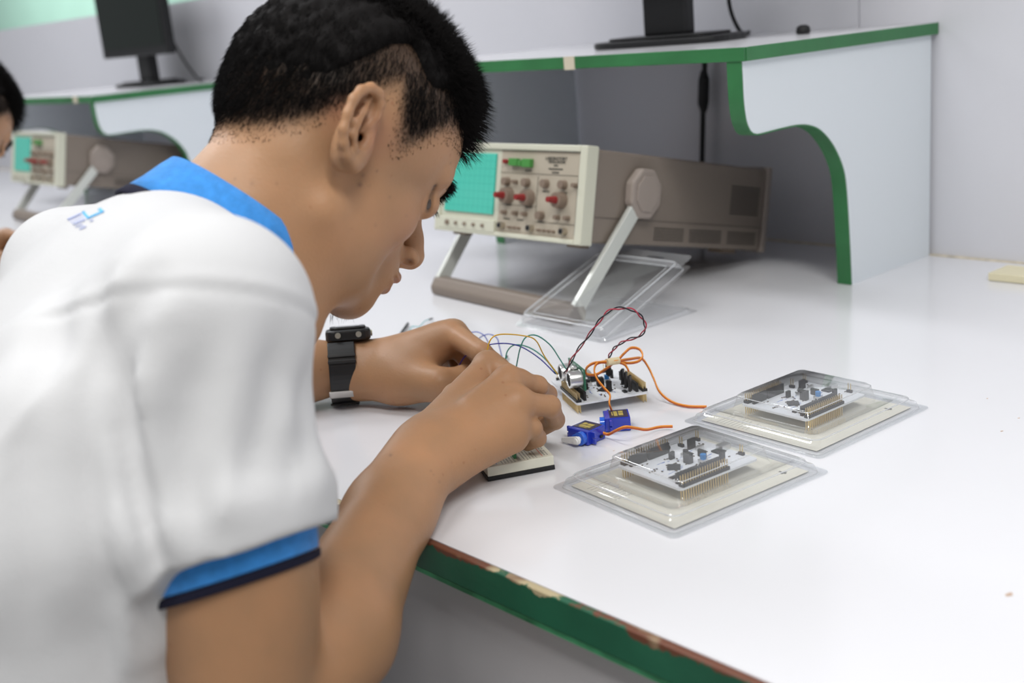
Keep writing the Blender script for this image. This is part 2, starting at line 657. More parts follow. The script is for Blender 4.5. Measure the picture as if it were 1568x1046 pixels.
    # ventilation slots on the right side
    for y0, y1 in ((.135, .195), (.205, .275), (.285, .35)):
        v = MB()
        for row in range(5):
            for k in range(int((y1 - y0) / .0042)):
                yy = y0 + k * .0042
                v.box((-.0045, yy, .010 + row * .0036), (-.0036, yy + .0026, .0122 + row * .0036), M)
        v.build('ventilation_slots', VENT, t)
    v = MB()
    for row in range(10):
        for k in range(15):
            yy = .285 + k * .0042
            v.box((-.0045, yy, .050 + row * .004), (-.0036, yy + .003, .0522 + row * .004), M)
    v.build('ventilation_slots', VENT, t)
    MB().box((-.0045, .02, .034), (-.0035, D - .014, .0346), M).build('case_seam', VENT, t)
    # feet
    for fx in (-.03, -W + .03):
        MB().box((fx - .012, .02, -.004), (fx + .012, .034, .003), M).build('foot', mat('brown_foot', (.22, .17, .13), .5), t)
        MB().box((fx - .012, D - .075, -.0035), (fx + .012, D - .045, .003), M).build('foot', MATS['brown_foot'], t)
    MB().box((-.030, D, .045), (-.012, D + .012, .095), M).build('cord_bracket', TAUPE, t, bevel=.002)
    # pivots and handle
    py, pz = .100, .067
    pv = M @ Vector((0, py, pz))
    foot_l, foot_r = Vector((xr - W - .020, yf + .062, .014)), Vector((xr + .012, yf + .012, .014))
    yb = (foot_l.y + foot_r.y) / 2
    foot_l.y, foot_r.y = yf + .004, yf - .020
    hub_poly = []
    for k in range(8):
        a = math.radians(22.5 + 45 * k)
        hub_poly.append((py + math.cos(a) * .029, pz + math.sin(a) * .033))
    h = None
    for sx, fx in ((1, foot_r), (-1, foot_l)):
        x0 = -.0038 if sx > 0 else -W + .0038
        hub = MB().prism(hub_poly, lambda a, b, d: (d, a, b), x0, x0 + sx * .014, M).build('handle_pivot', TAUPE_L, t, bevel=.003)
        inner = [((a - py) * .72 + py, (b - pz) * .72 + pz) for a, b in hub_poly]
        MB().prism(inner, lambda a, b, d: (d, a, b), x0 + sx * .014, x0 + sx * .016, M).build('pivot_cap', TAUPE_L, hub, bevel=.0015)
        a = M @ Vector((x0 + sx * .008, py, pz))
        b = Vector((a.x, fx.y, fx.z))
        d = (b - a).normalized()
        n = Vector((1, 0, 0)).cross(d)
        hw, ht = .0095, .0035
        arm = MB()
        vs = []
        for c in (a + d * .026, b + d * .004):
            for (i, j) in ((-1, -1), (1, -1), (1, 1), (-1, 1)):
                vs.append(c + Vector((1, 0, 0)) * ht * i + n * hw * j)
        arm.add(vs, [(0, 1, 5, 4), (1, 2, 6, 5), (2, 3, 7, 6), (3, 0, 4, 7), (3, 2, 1, 0), (4, 5, 6, 7)])
        arm.build('handle_arm', ALU, t, bevel=.001)
    xl, xx = M @ Vector((-W - .008, 0, 0)), M @ Vector((.008, 0, 0))
    g = [(-.013, .0), (.012, .0), (.017, .010), (.014, .021), (-.006, .024), (-.015, .012)]
    MB().prism(g, lambda a, b, d: (d, foot_l.y + (foot_r.y - foot_l.y) * (d - xl.x) / (xx.x - xl.x) + a, b + .0004), xl.x, xx.x).build('handle_grip', mat('taupe_grip', (.22, .18, .15), .55, bump=(200, .4)), t, bevel=.003)
    return t


scope(-.9658, .9538, .090, .2139, .2785, .1177, .3693, 'beige oscilloscope with teal screen propped on its handle under the nearer shelf')
lq = on_y(92, 226, .9788)
scope(lq[0], .9538, .090, .2139, .2785, .1177, .3693, 'distant blurred oscilloscope on the desk at the left border', detail=False)


# ------------------------------------------------------------------ monitors
def monitor_stand(t, cx, cy, z, rot, bw, bd, neck_h, sw, sh, tiltb=0., zs=None, oval=False):
    M = Matrix.Translation((cx, cy, z)) @ Matrix.Rotation(rot, 4, 'Z')
    out = [(bw / 2 * math.copysign(abs(math.cos(a)) ** .55, math.cos(a)), bd / 2 * math.copysign(abs(math.sin(a)) ** .55, math.sin(a)))
           for a in [2 * math.pi * k / 40 for k in range(40)]]
    MB().prism(out, lambda a, b, d: (a, b, d), 0, .009, M).build('base', BLACKP, t, bevel=.003, seg=3)
    rise = [(a * .8, b * .8) for a, b in out]
    MB().prism(rise, lambda a, b, d: (a, b, d), .009, .013, M).build('base_plate', BLACKP, t, bevel=.003, seg=3)
    MB().box((-.033, -.012, .012), (.033, .014, neck_h), M).build('neck', BLACKP, t, bevel=.004)
    zb = zs if zs is not None else neck_h * .55
    Ms = M @ Matrix.Translation((0, -.030, zb)) @ Matrix.Rotation(tiltb, 4, 'X')
    MB().box((-sw / 2, 0, 0), (sw / 2, .022, sh), Ms).build('housing', BLACKP, t, bevel=.004)
    MB().box((-sw / 2 + .016, -.0012, .022), (sw / 2 - .016, .0005, sh - .016), Ms).build('screen', mat('dark_lcd', (.006, .010, .008), .35, spec=.25), t)
    MB().box((-.02, .022, sh * .3), (.02, .03, sh * .5), Ms).build('hinge', BLACKM, t)
    return M


mn = thing('monitor', (-1.10, 1.29, .304), 'black monitor on the nearer shelf, only its stand and foot in view', 'monitor', 'monitors on the shelves')
MR = monitor_stand(mn, -1.066, 1.25, .304, math.radians(12), .20, .13, .19, .44, .27, zs=.082)
c = MB().tube(spline([(-1.035, 1.33, .52), (-1.032, 1.335, .42), (-1.025, 1.33, .350), (-1.018, 1.34, .315), (-1.035, 1.38, .308), (-1.07, 1.432, .308)]), .0028)
c.build('cable', BLACKM, mn, smooth=True)
ml = thing('monitor', (-2.66, 1.2, .276), 'black monitor on the far left shelf, blurred, with its dark screen in view', 'monitor', 'monitors on the shelves')

monitor_stand(ml, -2.835, 1.33, .276, 0, .21, .13, .15, .372, .30, zs=.073)
MB().tube(spline([(-2.74, 1.345, .42), (-2.725, 1.37, .34), (-2.72, 1.39, .30), (-2.73, 1.41, .281), (-2.75, 1.432, .280)]), .003).build('cable', BLACKM, ml, smooth=True)

# cable hanging behind the nearer oscilloscope
k0, k1 = on_y(1079, 100, 1.425), on_y(1075, 246, 1.425)
cb = thing('hanging_cable', (k1[0], k1[1], 0), 'black cable with a ferrite bead hanging behind the oscilloscope', 'cable')
pts = [k0 + [0, 0, .03], k0, on_y(1078, 128, 1.425), on_y(1077, 150, 1.425), on_y(1076, 200, 1.425), k1, k1 + [0, -.01, -.1], (k1[0], 1.41, .004)]
MB().tube(spline(pts), .0042).build('cord', BLACKM, cb, smooth=True)
f0, f1 = on_y(1078, 122, 1.425), on_y(1077, 158, 1.425)
MB().cyl(f0, f1, .0085, n=14).build('ferrite_bead', BLACKM, cb, smooth=True, angle=40)
MB().cyl(f0 + [0, 0, .014], f0, .0045, .0085, n=14).build('strain_relief', BLACKM, cb, smooth=True, angle=40)
MB().cyl(f1, f1 - [0, 0, .014], .0085, .0045, n=14).build('strain_relief', BLACKM, cb, smooth=True, angle=40)
# ------------------------------------------------------------------ smooth bodies: distance fields turned into one mesh
def U3(v):
    v = np.asarray(v, float)
    return v / np.linalg.norm(v)


class Field:
    def __init__(s):
        s.p = []

    def _add(s, fn, c, R, k, mode):
        s.p.append((fn, np.asarray(c, float), R, k, mode))
        return s

    def rc(s, a, b, r1, r2=None, k=.01, mode='u'):
        a, b = np.asarray(a, float), np.asarray(b, float)
        r2 = r1 if r2 is None else r2
        ab = b - a
        l2 = max(ab @ ab, 1e-12)

        def fn(P):
            q = P - a
            t = np.clip(q @ ab / l2, 0, 1)
            return np.linalg.norm(q - t[:, None] * ab, axis=1) - (r1 + (r2 - r1) * t)
        return s._add(fn, (a + b) / 2, math.sqrt(l2) / 2 + max(r1, r2), k, mode)

    def chain(s, pts, rs, k=.01, mode='u'):
        for i in range(len(pts) - 1):
            s.rc(pts[i], pts[i + 1], rs[i], rs[i + 1], k, mode)
        return s

    def ell(s, c, rad, ax=None, k=.01, mode='u'):
        c, rad = np.asarray(c, float), np.asarray(rad, float)
        A = np.eye(3) if ax is None else np.array([U3(v) for v in ax])

        def fn(P):
            q = (P - c) @ A.T
            k0 = np.linalg.norm(q / rad, axis=1)
            k1 = np.linalg.norm(q / (rad * rad), axis=1)
            return k0 * (k0 - 1) / np.maximum(k1, 1e-6)
        return s._add(fn, c, float(rad.max()), k, mode)

    def box(s, c, half, ax=None, r=.005, k=.005, mode='u'):
        c, half = np.asarray(c, float), np.asarray(half, float) - r
        A = np.eye(3) if ax is None else np.array([U3(v) for v in ax])

        def fn(P):
            q = np.abs((P - c) @ A.T) - half
            return np.linalg.norm(np.maximum(q, 0), axis=1) + np.minimum(q.max(1), 0) - r
        return s._add(fn, c, float(np.linalg.norm(half)) + r, k, mode)

    def plane(s, pt, n, k=.002):
        """keeps the side the normal points away from"""
        pt, n = np.asarray(pt, float), U3(n)
        s.p.append((lambda P: (P - pt) @ n, pt, 99., k, 'i'))
        return s

    def ev(s, P, cb=None, hb=0.):
        d = np.full(len(P), 1.)
        for fn, c, R, k, mode in s.p:
            if cb is not None and R < 50 and np.linalg.norm(cb - c) - R > hb + k + .02:
                continue
            e = fn(P)
            if mode == 'u':
                h = np.maximum(k - np.abs(d - e), 0)
                d = np.minimum(d, e) - h * h / (4 * k)
            elif mode == 's':
                e = -e
                h = np.maximum(k - np.abs(d - e), 0)
                d = np.maximum(d, e) + h * h / (4 * k)
            else:
                h = np.maximum(k - np.abs(d - e), 0)
                d = np.maximum(d, e) + h * h / (4 * k)
        return d


def polygonise(F, res, post=None, slack=.03):
    us = [p for p in F.p if p[4] == 'u']
    lo = np.min([p[1] - p[2] for p in us], 0) - 3 * res
    hi = np.max([p[1] + p[2] for p in us], 0) + 3 * res
    B = 16
    nb = np.ceil((hi - lo) / (B * res)).astype(int)
    hb = B * res * .87
    ii = np.stack(np.meshgrid(*[np.arange(n) for n in nb], indexing='ij'), -1).reshape(-1, 3)
    cen = lo + (ii + .5) * B * res
    d = F.ev(cen)
    act = ii[np.abs(d) < hb * 1.25 + slack * .3]
    N = nb * B + 2
    g = np.stack(np.meshgrid(*[np.arange(B + 1)] * 3, indexing='ij'), -1).reshape(-1, 3)
    keys, verts, quads = [], [], []

    def key(c):
        return ((c[..., 0] + 1) * N[1] + c[..., 1] + 1) * N[2] + c[..., 2] + 1
    axes3 = np.eye(3, dtype=int)
    for b in act:
        o = b * B
        P = lo + (o + g) * res
        V = F.ev(P, lo + (o + B / 2) * res, hb)
        if post is not None:
            V = post(P, V)
        if V.min() > 0 or V.max() < 0:
            continue
        V = V.reshape(B + 1, B + 1, B + 1)
        acc = np.zeros((B, B, B, 3))
        cnt = np.zeros((B, B, B))
        for ax in range(3):
            a = V.take(range(B), ax)
            c = V.take(range(1, B + 1), ax)
            cr = (a < 0) != (c < 0)
            t = np.where(cr, a / np.where(cr, a - c, 1), 0)
            idx = np.argwhere(cr)
            if not len(idx):
                continue
            pos = idx.astype(float)
            pos[:, ax] += t[cr]
            o1, o2 = [q for q in range(3) if q != ax]
            for s1 in (0, -1):
                for s2 in (0, -1):
                    cell = idx.copy()
                    cell[:, o1] += s1
                    cell[:, o2] += s2
                    ok = ((cell >= 0) & (cell < B)).all(1)
                    np.add.at(acc, tuple(cell[ok].T), pos[ok])
                    np.add.at(cnt, tuple(cell[ok].T), 1)
            ok = (idx[:, o1] < B) & (idx[:, o2] < B)
            e = idx[ok] + o
            sg = (a[cr] < 0)[ok]
            u, v = axes3[(ax + 1) % 3], axes3[(ax + 2) % 3]
            q = np.stack([key(e - u - v), key(e - v), key(e), key(e - u)], 1)
            q[~sg] = q[~sg][:, ::-1]
            quads.append(q)
        m = cnt > 0
        cell = np.argwhere(m)
        keys.append(key(cell + o))
        verts.append(lo + (o + acc[m] / cnt[m][:, None]) * res)
    keys, verts, quads = np.concatenate(keys), np.concatenate(verts), np.concatenate(quads)
    od = np.argsort(keys)
    keys, verts = keys[od], verts[od]
    fi = np.searchsorted(keys, quads)
    fi = np.minimum(fi, len(keys) - 1)
    ok = (keys[fi] == quads).all(1)
    return verts, fi[ok]


def relax(verts, faces, n=2, w=.5):
    e = np.concatenate([faces[:, [0, 1]], faces[:, [1, 2]], faces[:, [2, 3]], faces[:, [3, 0]]])
    for _ in range(n):
        acc = np.zeros_like(verts)
        c = np.zeros(len(verts))
        for a, b in ((0, 1), (1, 0)):
            np.add.at(acc, e[:, a], verts[e[:, b]])
            np.add.at(c, e[:, a], 1)
        verts = verts * (1 - w) + acc / np.maximum(c, 1)[:, None] * w
    return verts


def np_mesh(name, verts, faces, m, parent=None, smooth=True):
    me = bpy.data.meshes.new(name)
    me.vertices.add(len(verts))
    me.vertices.foreach_set('co', np.asarray(verts, np.float32).ravel())
    k = faces.shape[1]
    me.loops.add(faces.size)
    me.loops.foreach_set('vertex_index', faces.astype(np.int32).ravel())
    me.polygons.add(len(faces))
    me.polygons.foreach_set('loop_start', np.arange(0, faces.size, k, dtype=np.int32))
    me.polygons.foreach_set('loop_total', np.full(len(faces), k, dtype=np.int32))
    me.polygons.foreach_set('use_smooth', np.full(len(faces), smooth))
    me.update(calc_edges=True)
    me.validate()
    for x in (m if isinstance(m, (list, tuple)) else [m]):
        me.materials.append(x)
    return link_mesh(name, me, parent)


# ------------------------------------------------------------------ the head's own axes: F face-forward, U crown-up, W to his right
PITCH = math.radians(42)
MX = -.72
HO = np.array([MX, .447, .285])
AF = np.array([0, math.cos(PITCH), -math.sin(PITCH)])
AU = np.array([0, math.sin(PITCH), math.cos(PITCH)])
AW = np.array([1., 0, 0])
HAX = [AF, AU, AW]


def H(f, u, w=0.):
    return HO + f * AF + u * AU + w * AW


def to_head(P):
    q = np.asarray(P) - HO
    return q @ AF, q @ AU, q @ AW


def head_px(px, py, w):
    """point seen at a photo pixel, on the plane parallel to the face's mid-plane at lateral offset w"""
    return on_x(px, py, MX + w)


SLIT, EYC = [], None


def add_head(F):
    F.ell(H(.022, .035), (.089, .077, .0755), HAX, k=.01)
    F.ell(H(-.014, .018), (.052, .056, .062), HAX, k=.02)
    F.ell(H(.068, .045), (.041, .045, .048), HAX, k=.012)          # forehead
    F.ell(H(.052, -.02), (.053, .070, .048), HAX, k=.018)           # mid face
    for s in (1, -1):
        F.rc(H(.102, .026, .012 * s), H(.084, .026, .044 * s), .0125, .011, k=.010)     # brow bone
        F.ell(H(.067, -.020, .042 * s), (.020, .017, .015), HAX, k=.014)      # cheekbone
        F.rc(H(.012, -.050, .050 * s), H(.060, -.074, .032 * s), .015, .014, k=.022)   # jaw
        F.rc(H(.060, -.074, .032 * s), H(.092, -.076, .008 * s), .014, .013, k=.018)
        F.ell(H(.040, -.042, .044 * s), (.032, .034, .019), HAX, k=.022)
        F.ell(H(.107, .004, .033 * s), (.016, .0105, .017), HAX, k=.010, mode='s')   # eye socket
    F.ell(H(.094, -.078), (.016, .014, .016), HAX, k=.012)         # chin
    F.ell(H(.094, -.048), (.024, .026, .026), HAX, k=.016)         # muzzle
    # nose
    F.chain([H(.100, .018), H(.1095, .002), H(.1195, -.011), H(.1275, -.0215)], [.0075, .0075, .0085, .0105], k=.008)
    for s in (1, -1):
        F.ell(H(.1170, -.0275, .0130 * s), (.0095, .0070, .0072), HAX, k=.005)
    F.rc(H(.127, -.025), H(.118, -.033), .0065, .005, k=.006)
    # lips
    for s in (1, -1):
        F.rc(H(.1205, -.0450, .004 * s), H(.108, -.0490, .021 * s), .0056, .0026, k=.004)
        F.rc(H(.1165, -.0555, .002 * s), H(.106, -.0515, .020 * s), .0062, .0026, k=.004)
        F.rc(H(.1265, -.0502, .0), H(.106, -.0502, .025 * s), .0014, .0014, k=.002, mode='s')
    F.rc(H(.113, -.0655, -.012), H(.113, -.0655, .012), .003, .003, k=.008, mode='s')
    # eyelids over the eyeballs, with the slit between them
    for s in (1, -1):
        F.ell(H(.0885, .0045, .0345 * s), (.0138, .0128, .0155), HAX, k=.005)


def add_ear(F, s):
    def E(px, py, w):
        q = head_px(px, py, w)
        f, u, _ = to_head(q)
        return H(f, u, w) if s > 0 else H(f + .010, u, -w * .90)
    back = U3(-AF * .95 + AW * s * .28)
    outn = U3(AF * .28 + AW * s * .95)
    up = U3(AU + AF * .12)
    F.ell(E(549, 192, .0775), (.0155, .0300, .0050), [back, up, outn], k=.006)
    F.ell(E(540, 215, .0745), (.0130, .0200, .0060), [back, up, outn], k=.010)
    F.ell(E(551, 238, .0765), (.0080, .012, .0045), [back, AU, outn], k=.005)
    # bowl and scapha
    F.ell(E(553, 205, .0850), (.0088, .0150, .0085), [back, up, outn], k=.003, mode='s')
    F.ell(E(563, 162, .0855), (.0100, .0150, .0060), [back, U3(AU + AF * .3), outn], k=.003, mode='s')
    F.rc(E(552, 210, .080), E(554, 216, .064), .0036, .003, k=.002, mode='s')
    # rim
    F.chain([E(551, 200, .0785), E(563, 192, .0800), E(576, 180, .0810), E(583, 160, .0825), E(580, 143, .0840), E(568, 134, .0855), E(553, 138, .0870),
             E(541, 152, .0885), E(532, 174, .0895), E(526, 198, .0895), E(526, 219, .0880), E(531, 238, .0855), E(540, 251, .0825)],
            [.0016, .0022, .0026, .0030, .0032, .0033, .0033, .0033, .0032, .0032, .0032, .0036, .0044], k=.0028)
    F.ell(E(546, 247, .0800), (.0060, .0085, .0042), [back, AU, outn], k=.004)      # lobe
    # inner fold
    F.chain([E(566, 152, .0815), E(558, 170, .0840), E(547, 188, .0860), E(541, 207, .0865), E(543, 227, .0845), E(550, 236, .081)], [.0016, .0022, .0026, .0025, .0023, .002], k=.0025)
    F.rc(E(564, 212, .0785), E(561, 223, .0790), .0034, .0034, k=.004)      # tragus


def hand_pts_right():
    w = at(652, 694, .040)
    T = {}
    T['wrist'] = w
    T['f'] = [
        [at(748, 560, .078), at(797, 583, .072), at(815, 605, .048), at(812, 622, .030)],
        [at(779, 585, .074), at(822, 592, .062), at(838, 604, .042), at(832, 618, .026)],
        [at(795, 617, .062), at(842, 622, .052), at(850, 643, .033), at(833, 655, .021)],
        [at(783, 652, .047), at(815, 656, .040), at(823, 671, .028), at(808, 680, .020)]]
    T['r'] = [[.0105, .0086, .0078, .0066], [.0108, .0090, .0082, .0070], [.0102, .0086, .0078, .0066], [.0094, .0078, .0070, .0060]]
    T['t'] = [w + np.array([-.024, .016, -.004]), at(700, 610, .040), at(760, 615, .030), at(824, 642, .027)]
    return T


def add_arm_right(F, grow=0.):
    sh, el = np.array([-.570, .278, .180]), np.array([-.552, .253, -.030])
    F.rc(sh, el, .040 + grow, .0355 + grow, k=.03)
    F.ell((sh + el) / 2 + [0, .003, .0], (.0385 + grow, .0395 + grow, .085), k=.03)
    return sh, el


# ---- one continuous body
BF = Field()
add_head(BF)
# the slit between the lids follows the surface of the face
TT = np.arange(.55, 1.15, .0004)
for px, py in ((666, 285), (662, 298), (659, 311), (656, 323)):
    r = ray(px, py)
    r = r / np.linalg.norm(r)
    L_ = r * TT[:, None] + [0, 0, CAMH]
    e_ = BF.ev(L_)
    k_ = int(np.argmax(e_ < 0)) if (e_ < 0).any() else int(np.argmin(e_))
    SLIT.append(L_[k_])
    print('slit', [round(float(v), 4) for v in to_head(L_[k_])], round(float(e_[k_]), 4))
NOS = []
r = ray(626, 403)
r = r / np.linalg.norm(r)
L_ = r * TT[:, None] + [0, 0, CAMH]
e_ = BF.ev(L_)
NOS.append(L_[int(np.argmin(np.where(TT > 0, np.abs(e_), 9))) if not (e_ < 0).any() else int(np.argmax(e_ < 0))])
gr = np.array([BF.ev(SLIT[2][None] + v * .001)[0] - BF.ev(SLIT[2][None] - v * .001)[0] for v in np.eye(3)])
EYP = SLIT[2] - U3(gr) * .0131
EYC = tuple(float(v) for v in to_head(EYP))


def mirror(P):
    a, b, w = to_head(P)
    return H(a, b, -w)


NQ = to_head(NOS[0])
print('nostril', NQ)
for s in (1, -1):
    BF.ell(H(NQ[0], NQ[1], NQ[2] * s), (.0042, .0030, .0040), HAX, k=.001, mode='s')
for fn_ in (lambda P: P, mirror):
    BF.chain([fn_(P) for P in SLIT], [.0010, .0019, .0022, .0016], k=.0010, mode='s')
for s in (1, -1):
    add_ear(BF, s)
BF.rc(H(-.004, -.032), (MX - .003, .335, .203), .0475, .0465, k=.014)               # neck
BF.rc(H(.030, -.050), (MX, .375, .175), .040, .046, k=.024)
for s in (1, -1):
    BF.rc(H(-.018, -.030, .036 * s), (MX + .030 * s, .400, .160), .014, .014, k=.03)
    BF.rc((MX, .325, .180), (MX + .13 * s, .280, .170), .040, .032, k=.02)
# torso
TA = [np.array([1., 0, 0]), U3([0, .87, -.49]), U3([0, .49, .87])]
BF.ell((MX, .228, .045), (.138, .078, .17), TA, k=.03)
BF.rc((MX - .05, .17, -.08), (MX - .05, .09, -.20), .095, .105, k=.05)
BF.rc((MX + .05, .17, -.08), (MX + .05, .09, -.20), .095, .105, k=.05)
# right arm
shR, elR = add_arm_right(BF)
HR = hand_pts_right()
wrR = HR['wrist']
mid = elR * .68 + wrR * .32 + np.array([.010, .003, 0])
BF.chain([elR, mid, elR * .25 + wrR * .75, wrR], [.0350, .0400, .0290, .0255], k=.016)
BF.rc(elR * .3 + wrR * .7 + [-.008, 0, .0], wrR + [-.010, .002, 0], .0235, .0215, k=.012)
BF.rc(elR * .3 + wrR * .7 + [.008, 0, -.002], wrR + [.009, -.002, -.003], .0225, .0205, k=.012)


def add_hand(F, T, sgn_out):
    w = T['wrist']
    for i, (P, R) in enumerate(zip(T['f'], T['r'])):
        root = w + (P[0] - w) * .16 + (P[0] - T['f'][1][0]) * .35
        F.rc(root, P[0] - U3(P[0] - w) * .004, .0155 if i < 3 else .0165, R[0] + .0015, k=.016)
    ca = np.mean([p[0] for p in T['f']], 0) * .5 + w * .5
    return F


add_hand(BF, HR, 1)
pad = (HR['f'][3][0] * .45 + wrR * .55)
BF.rc(wrR + [.004, -.002, -.010], HR['f'][3][0] + [0, 0, -.009], .0145, .0130, k=.015)     # heel of the hand
BF.rc(wrR + [-.014, .004, -.010], HR['t'][1], .017, .014, k=.015)
for P, R in zip(HR['f'], HR['r']):
    FG = Field()
    BF.rc(P[0], P[1], R[0], R[1], k=.0045)
    BF.rc(P[1], P[2], R[1], R[2], k=.003)
    BF.rc(P[2], P[3], R[2], R[3], k=.003)
    BF.ell(P[0] + np.array([0, 0, .0015]), (.0105, .0105, .0098), k=.008)
BF.chain(HR['t'][1:], [.0125, .0105, .0085], k=.004)
# tendons
for i in (1, 2):
    a = HR['f'][i][0]
    BF.rc(wrR * .45 + a * .55 + [.001, -.002, .0095], a + [0, -.001, .0068], .0016, .0024, k=.012)
# left arm
BF.rc(at(668, 556, .016), at(702, 560, .018), .0125, .0125, k=.008)
wrL = at(540, 562, .036)
elL = np.array([-1.060, .425, .046])
shL = np.array([-.856, .292, .165])
BF.rc(shL, elL, .040, .036, k=.03)
midL = elL * .65 + wrL * .35
BF.chain([elL, midL, elL * .25 + wrL * .75, wrL], [.037, .039, .0285, .0265], k=.02)
HL = {'wrist': wrL}
k0 = at(694, 512, .066)
k1 = k0 + [-.014, .014, -.003]
k2 = k0 + [-.026, .027, -.012]
k3 = k0 + [-.034, .040, -.024]
HL['f'] = [
    [k0, at(738, 540, .060), at(766, 562, .042), at(778, 575, .026)],
    [k1, at(738, 548, .048), at(748, 570, .034), at(736, 586, .022)],
    [k2, at(716, 550, .040), at(722, 572, .028), at(700, 580, .020)],
    [k3, at(700, 556, .028), at(704, 574, .020), at(690, 584, .014)]]
HL['r'] = [[.0115, .0094, .0084, .0072], [.0115, .0092, .0084, .0070], [.0105, .0088, .0080, .0068], [.0095, .0080, .0072, .0062]]
add_hand(BF, HL, -1)
for P, R in zip(HL['f'], HL['r']):
    BF.rc(P[0], P[1], R[0], R[1], k=.006)
    BF.rc(P[1], P[2], R[1], R[2], k=.003)
    BF.rc(P[2], P[3], R[2], R[3], k=.003)
tL = [wrL + [.016, -.002, -.008], at(612, 577, .030), at(672, 585, .032), at(712, 577, .030), at(742, 580, .024)]
BF.chain(tL[:3], [.020, .0205, .0135], k=.018)
BF.chain(tL[2:], [.0125, .0108, .0088], k=.005)
BF.rc(tL[1], k0 + [-.012, -.006, -.010], .019, .0125, k=.02)
BF.rc(wrL + [0, 0, -.010], tL[2] + [-.012, .002, -.008], .016, .012, k=.016)

bv, bf = polygonise(BF, .00145)
bv = relax(bv, bf, 2, .5)
print('body', len(bv))


# skin: warm tan, with the shaved hair showing as darker tone, spots, lips and painted nostril shade
def skin_material():
    m = mat('skin', (.44, .245, .135), .46, spec=.35, sss=.10)
    nt = m.node_tree
    b = nt.nodes['Principled BSDF']
    at_ = nt.nodes.new('ShaderNodeAttribute')
    at_.attribute_name = 'pigment_shade'
    tc = nt.nodes.new('ShaderNodeTexCoord')
    n = nt.nodes.new('ShaderNodeTexNoise')
    n.inputs['Scale'].default_value = 22
    n.inputs['Detail'].default_value = 5
    nt.links.new(tc.outputs['Object'], n.inputs['Vector'])
    r = nt.nodes.new('ShaderNodeValToRGB')
    r.color_ramp.elements[0].position = .3
    r.color_ramp.elements[1].position = .72
    r.color_ramp.elements[0].color = (.90, .90, .90, 1)
    r.color_ramp.elements[1].color = (1.10, 1.03, .99, 1)
    nt.links.new(n.outputs['Fac'], r.inputs[0])
    mx = nt.nodes.new('ShaderNodeMix')
    mx.data_type = 'RGBA'
    mx.blend_type = 'MULTIPLY'
    mx.inputs['Factor'].default_value = 1
    nt.links.new(at_.outputs['Color'], mx.inputs['A'])
    nt.links.new(r.outputs[0], mx.inputs['B'])
    # small blemishes
    v = nt.nodes.new('ShaderNodeTexVoronoi')
    v.inputs['Scale'].default_value = 48
    nt.links.new(tc.outputs['Object'], v.inputs['Vector'])
    r2 = nt.nodes.new('ShaderNodeValToRGB')
    r2.color_ramp.elements[0].position = .03
    r2.color_ramp.elements[1].position = .085
    r2.color_ramp.elements[0].color = (.78, .60, .56, 1)
    r2.color_ramp.elements[1].color = (1, 1, 1, 1)
    nt.links.new(v.outputs['Distance'], r2.inputs[0])
    m2 = nt.nodes.new('ShaderNodeMix')
    m2.data_type = 'RGBA'
    m2.blend_type = 'MULTIPLY'
    m2.inputs['Factor'].default_value = .55
    nt.links.new(mx.outputs['Result'], m2.inputs['A'])
    nt.links.new(r2.outputs[0], m2.inputs['B'])
    nt.links.new(m2.outputs['Result'], b.inputs['Base Color'])
    nb = nt.nodes.new('ShaderNodeTexNoise')
    nb.inputs['Scale'].default_value = 420
    nb.inputs['Detail'].default_value = 3
    nt.links.new(tc.outputs['Object'], nb.inputs['Vector'])
    u = nt.nodes.new('ShaderNodeBump')
    u.inputs['Strength'].default_value = .25
    u.inputs['Distance'].default_value = .0008
    nt.links.new(nb.outputs['Fac'], u.inputs['Height'])
    nt.links.new(u.outputs[0], b.inputs['Normal'])
    return m


SKIN = skin_material()


def sstep(x, a, b):
    t = np.clip((x - a) / (b - a), 0, 1)
    return t * t * (3 - 2 * t)


def hairline(f, u):
    """signed distance-like value: >0 inside the hair area, in head coordinates (side view)"""
    pf = np.array([-.20, -.085, -.060, -.040, -.022, -.012, .004, .012, .020, .028, .034, .044, .056, .070, .090, .108, .125, .2])
    pu = np.array([-.050, -.050, -.044, -.026, .002, .022, .038, .024, .010, .006, .010, .026, .038, .045, .052, .062, .070, .075])
    return u - np.interp(f, pf, pu)


f_, u_, w_ = to_head(bv)
hl = hairline(f_, u_)
skin = np.array([.415, .234, .126])
col = np.tile(skin, (len(bv), 1))
onhead = (np.abs(w_) < .082) & (u_ > -.10) & (f_ < .135)
ear_zone = (np.abs(w_) > .0765) & (f_ > -.026) & (f_ < .018) & (u_ < .036)
stub = sstep(hl, -.004, .022) * onhead * (~ear_zone)
hairc = np.array([.018, .014, .012])
col = col * (1 - .88 * stub[:, None]) + hairc * .88 * stub[:, None]
lip = np.exp(-(((f_ - .121) / .008) ** 2 + ((u_ + .0505) / .0095) ** 2)) * (np.abs(w_) < .024)
col = col * (1 - .55 * lip[:, None]) + np.array([.36, .13, .10]) * .55 * lip[:, None]
for (f0, u0, w0, r0, c0, a0) in ((.008, .004, .080, .016, (.46, .16, .11), .35), (-.022, .004, .07, .012, (.45, .17, .11), .3), (.075, -.03, .05, .022, (.46, .19, .12), .25),
                                 (.014, -.030, .07, .0022, (.12, .07, .09), .6), (.022, -.026, .07, .0012, (.12, .07, .09), .6)):
    g = np.exp(-((f_ - f0) ** 2 + (u_ - u0) ** 2 + (w_ - w0) ** 2) / r0 ** 2) * a0
    col = col * (1 - g[:, None]) + np.array(c0) * g[:, None]
PIG_SHADE = col


def px_of(P):
    d = (np.asarray(P) - [0, 0, CAMH]) @ CAMR.T
    return np.stack([784 + d[:, 0] * FPX / -d[:, 2], 523 - d[:, 1] * FPX / -d[:, 2]], 1), -d[:, 2]


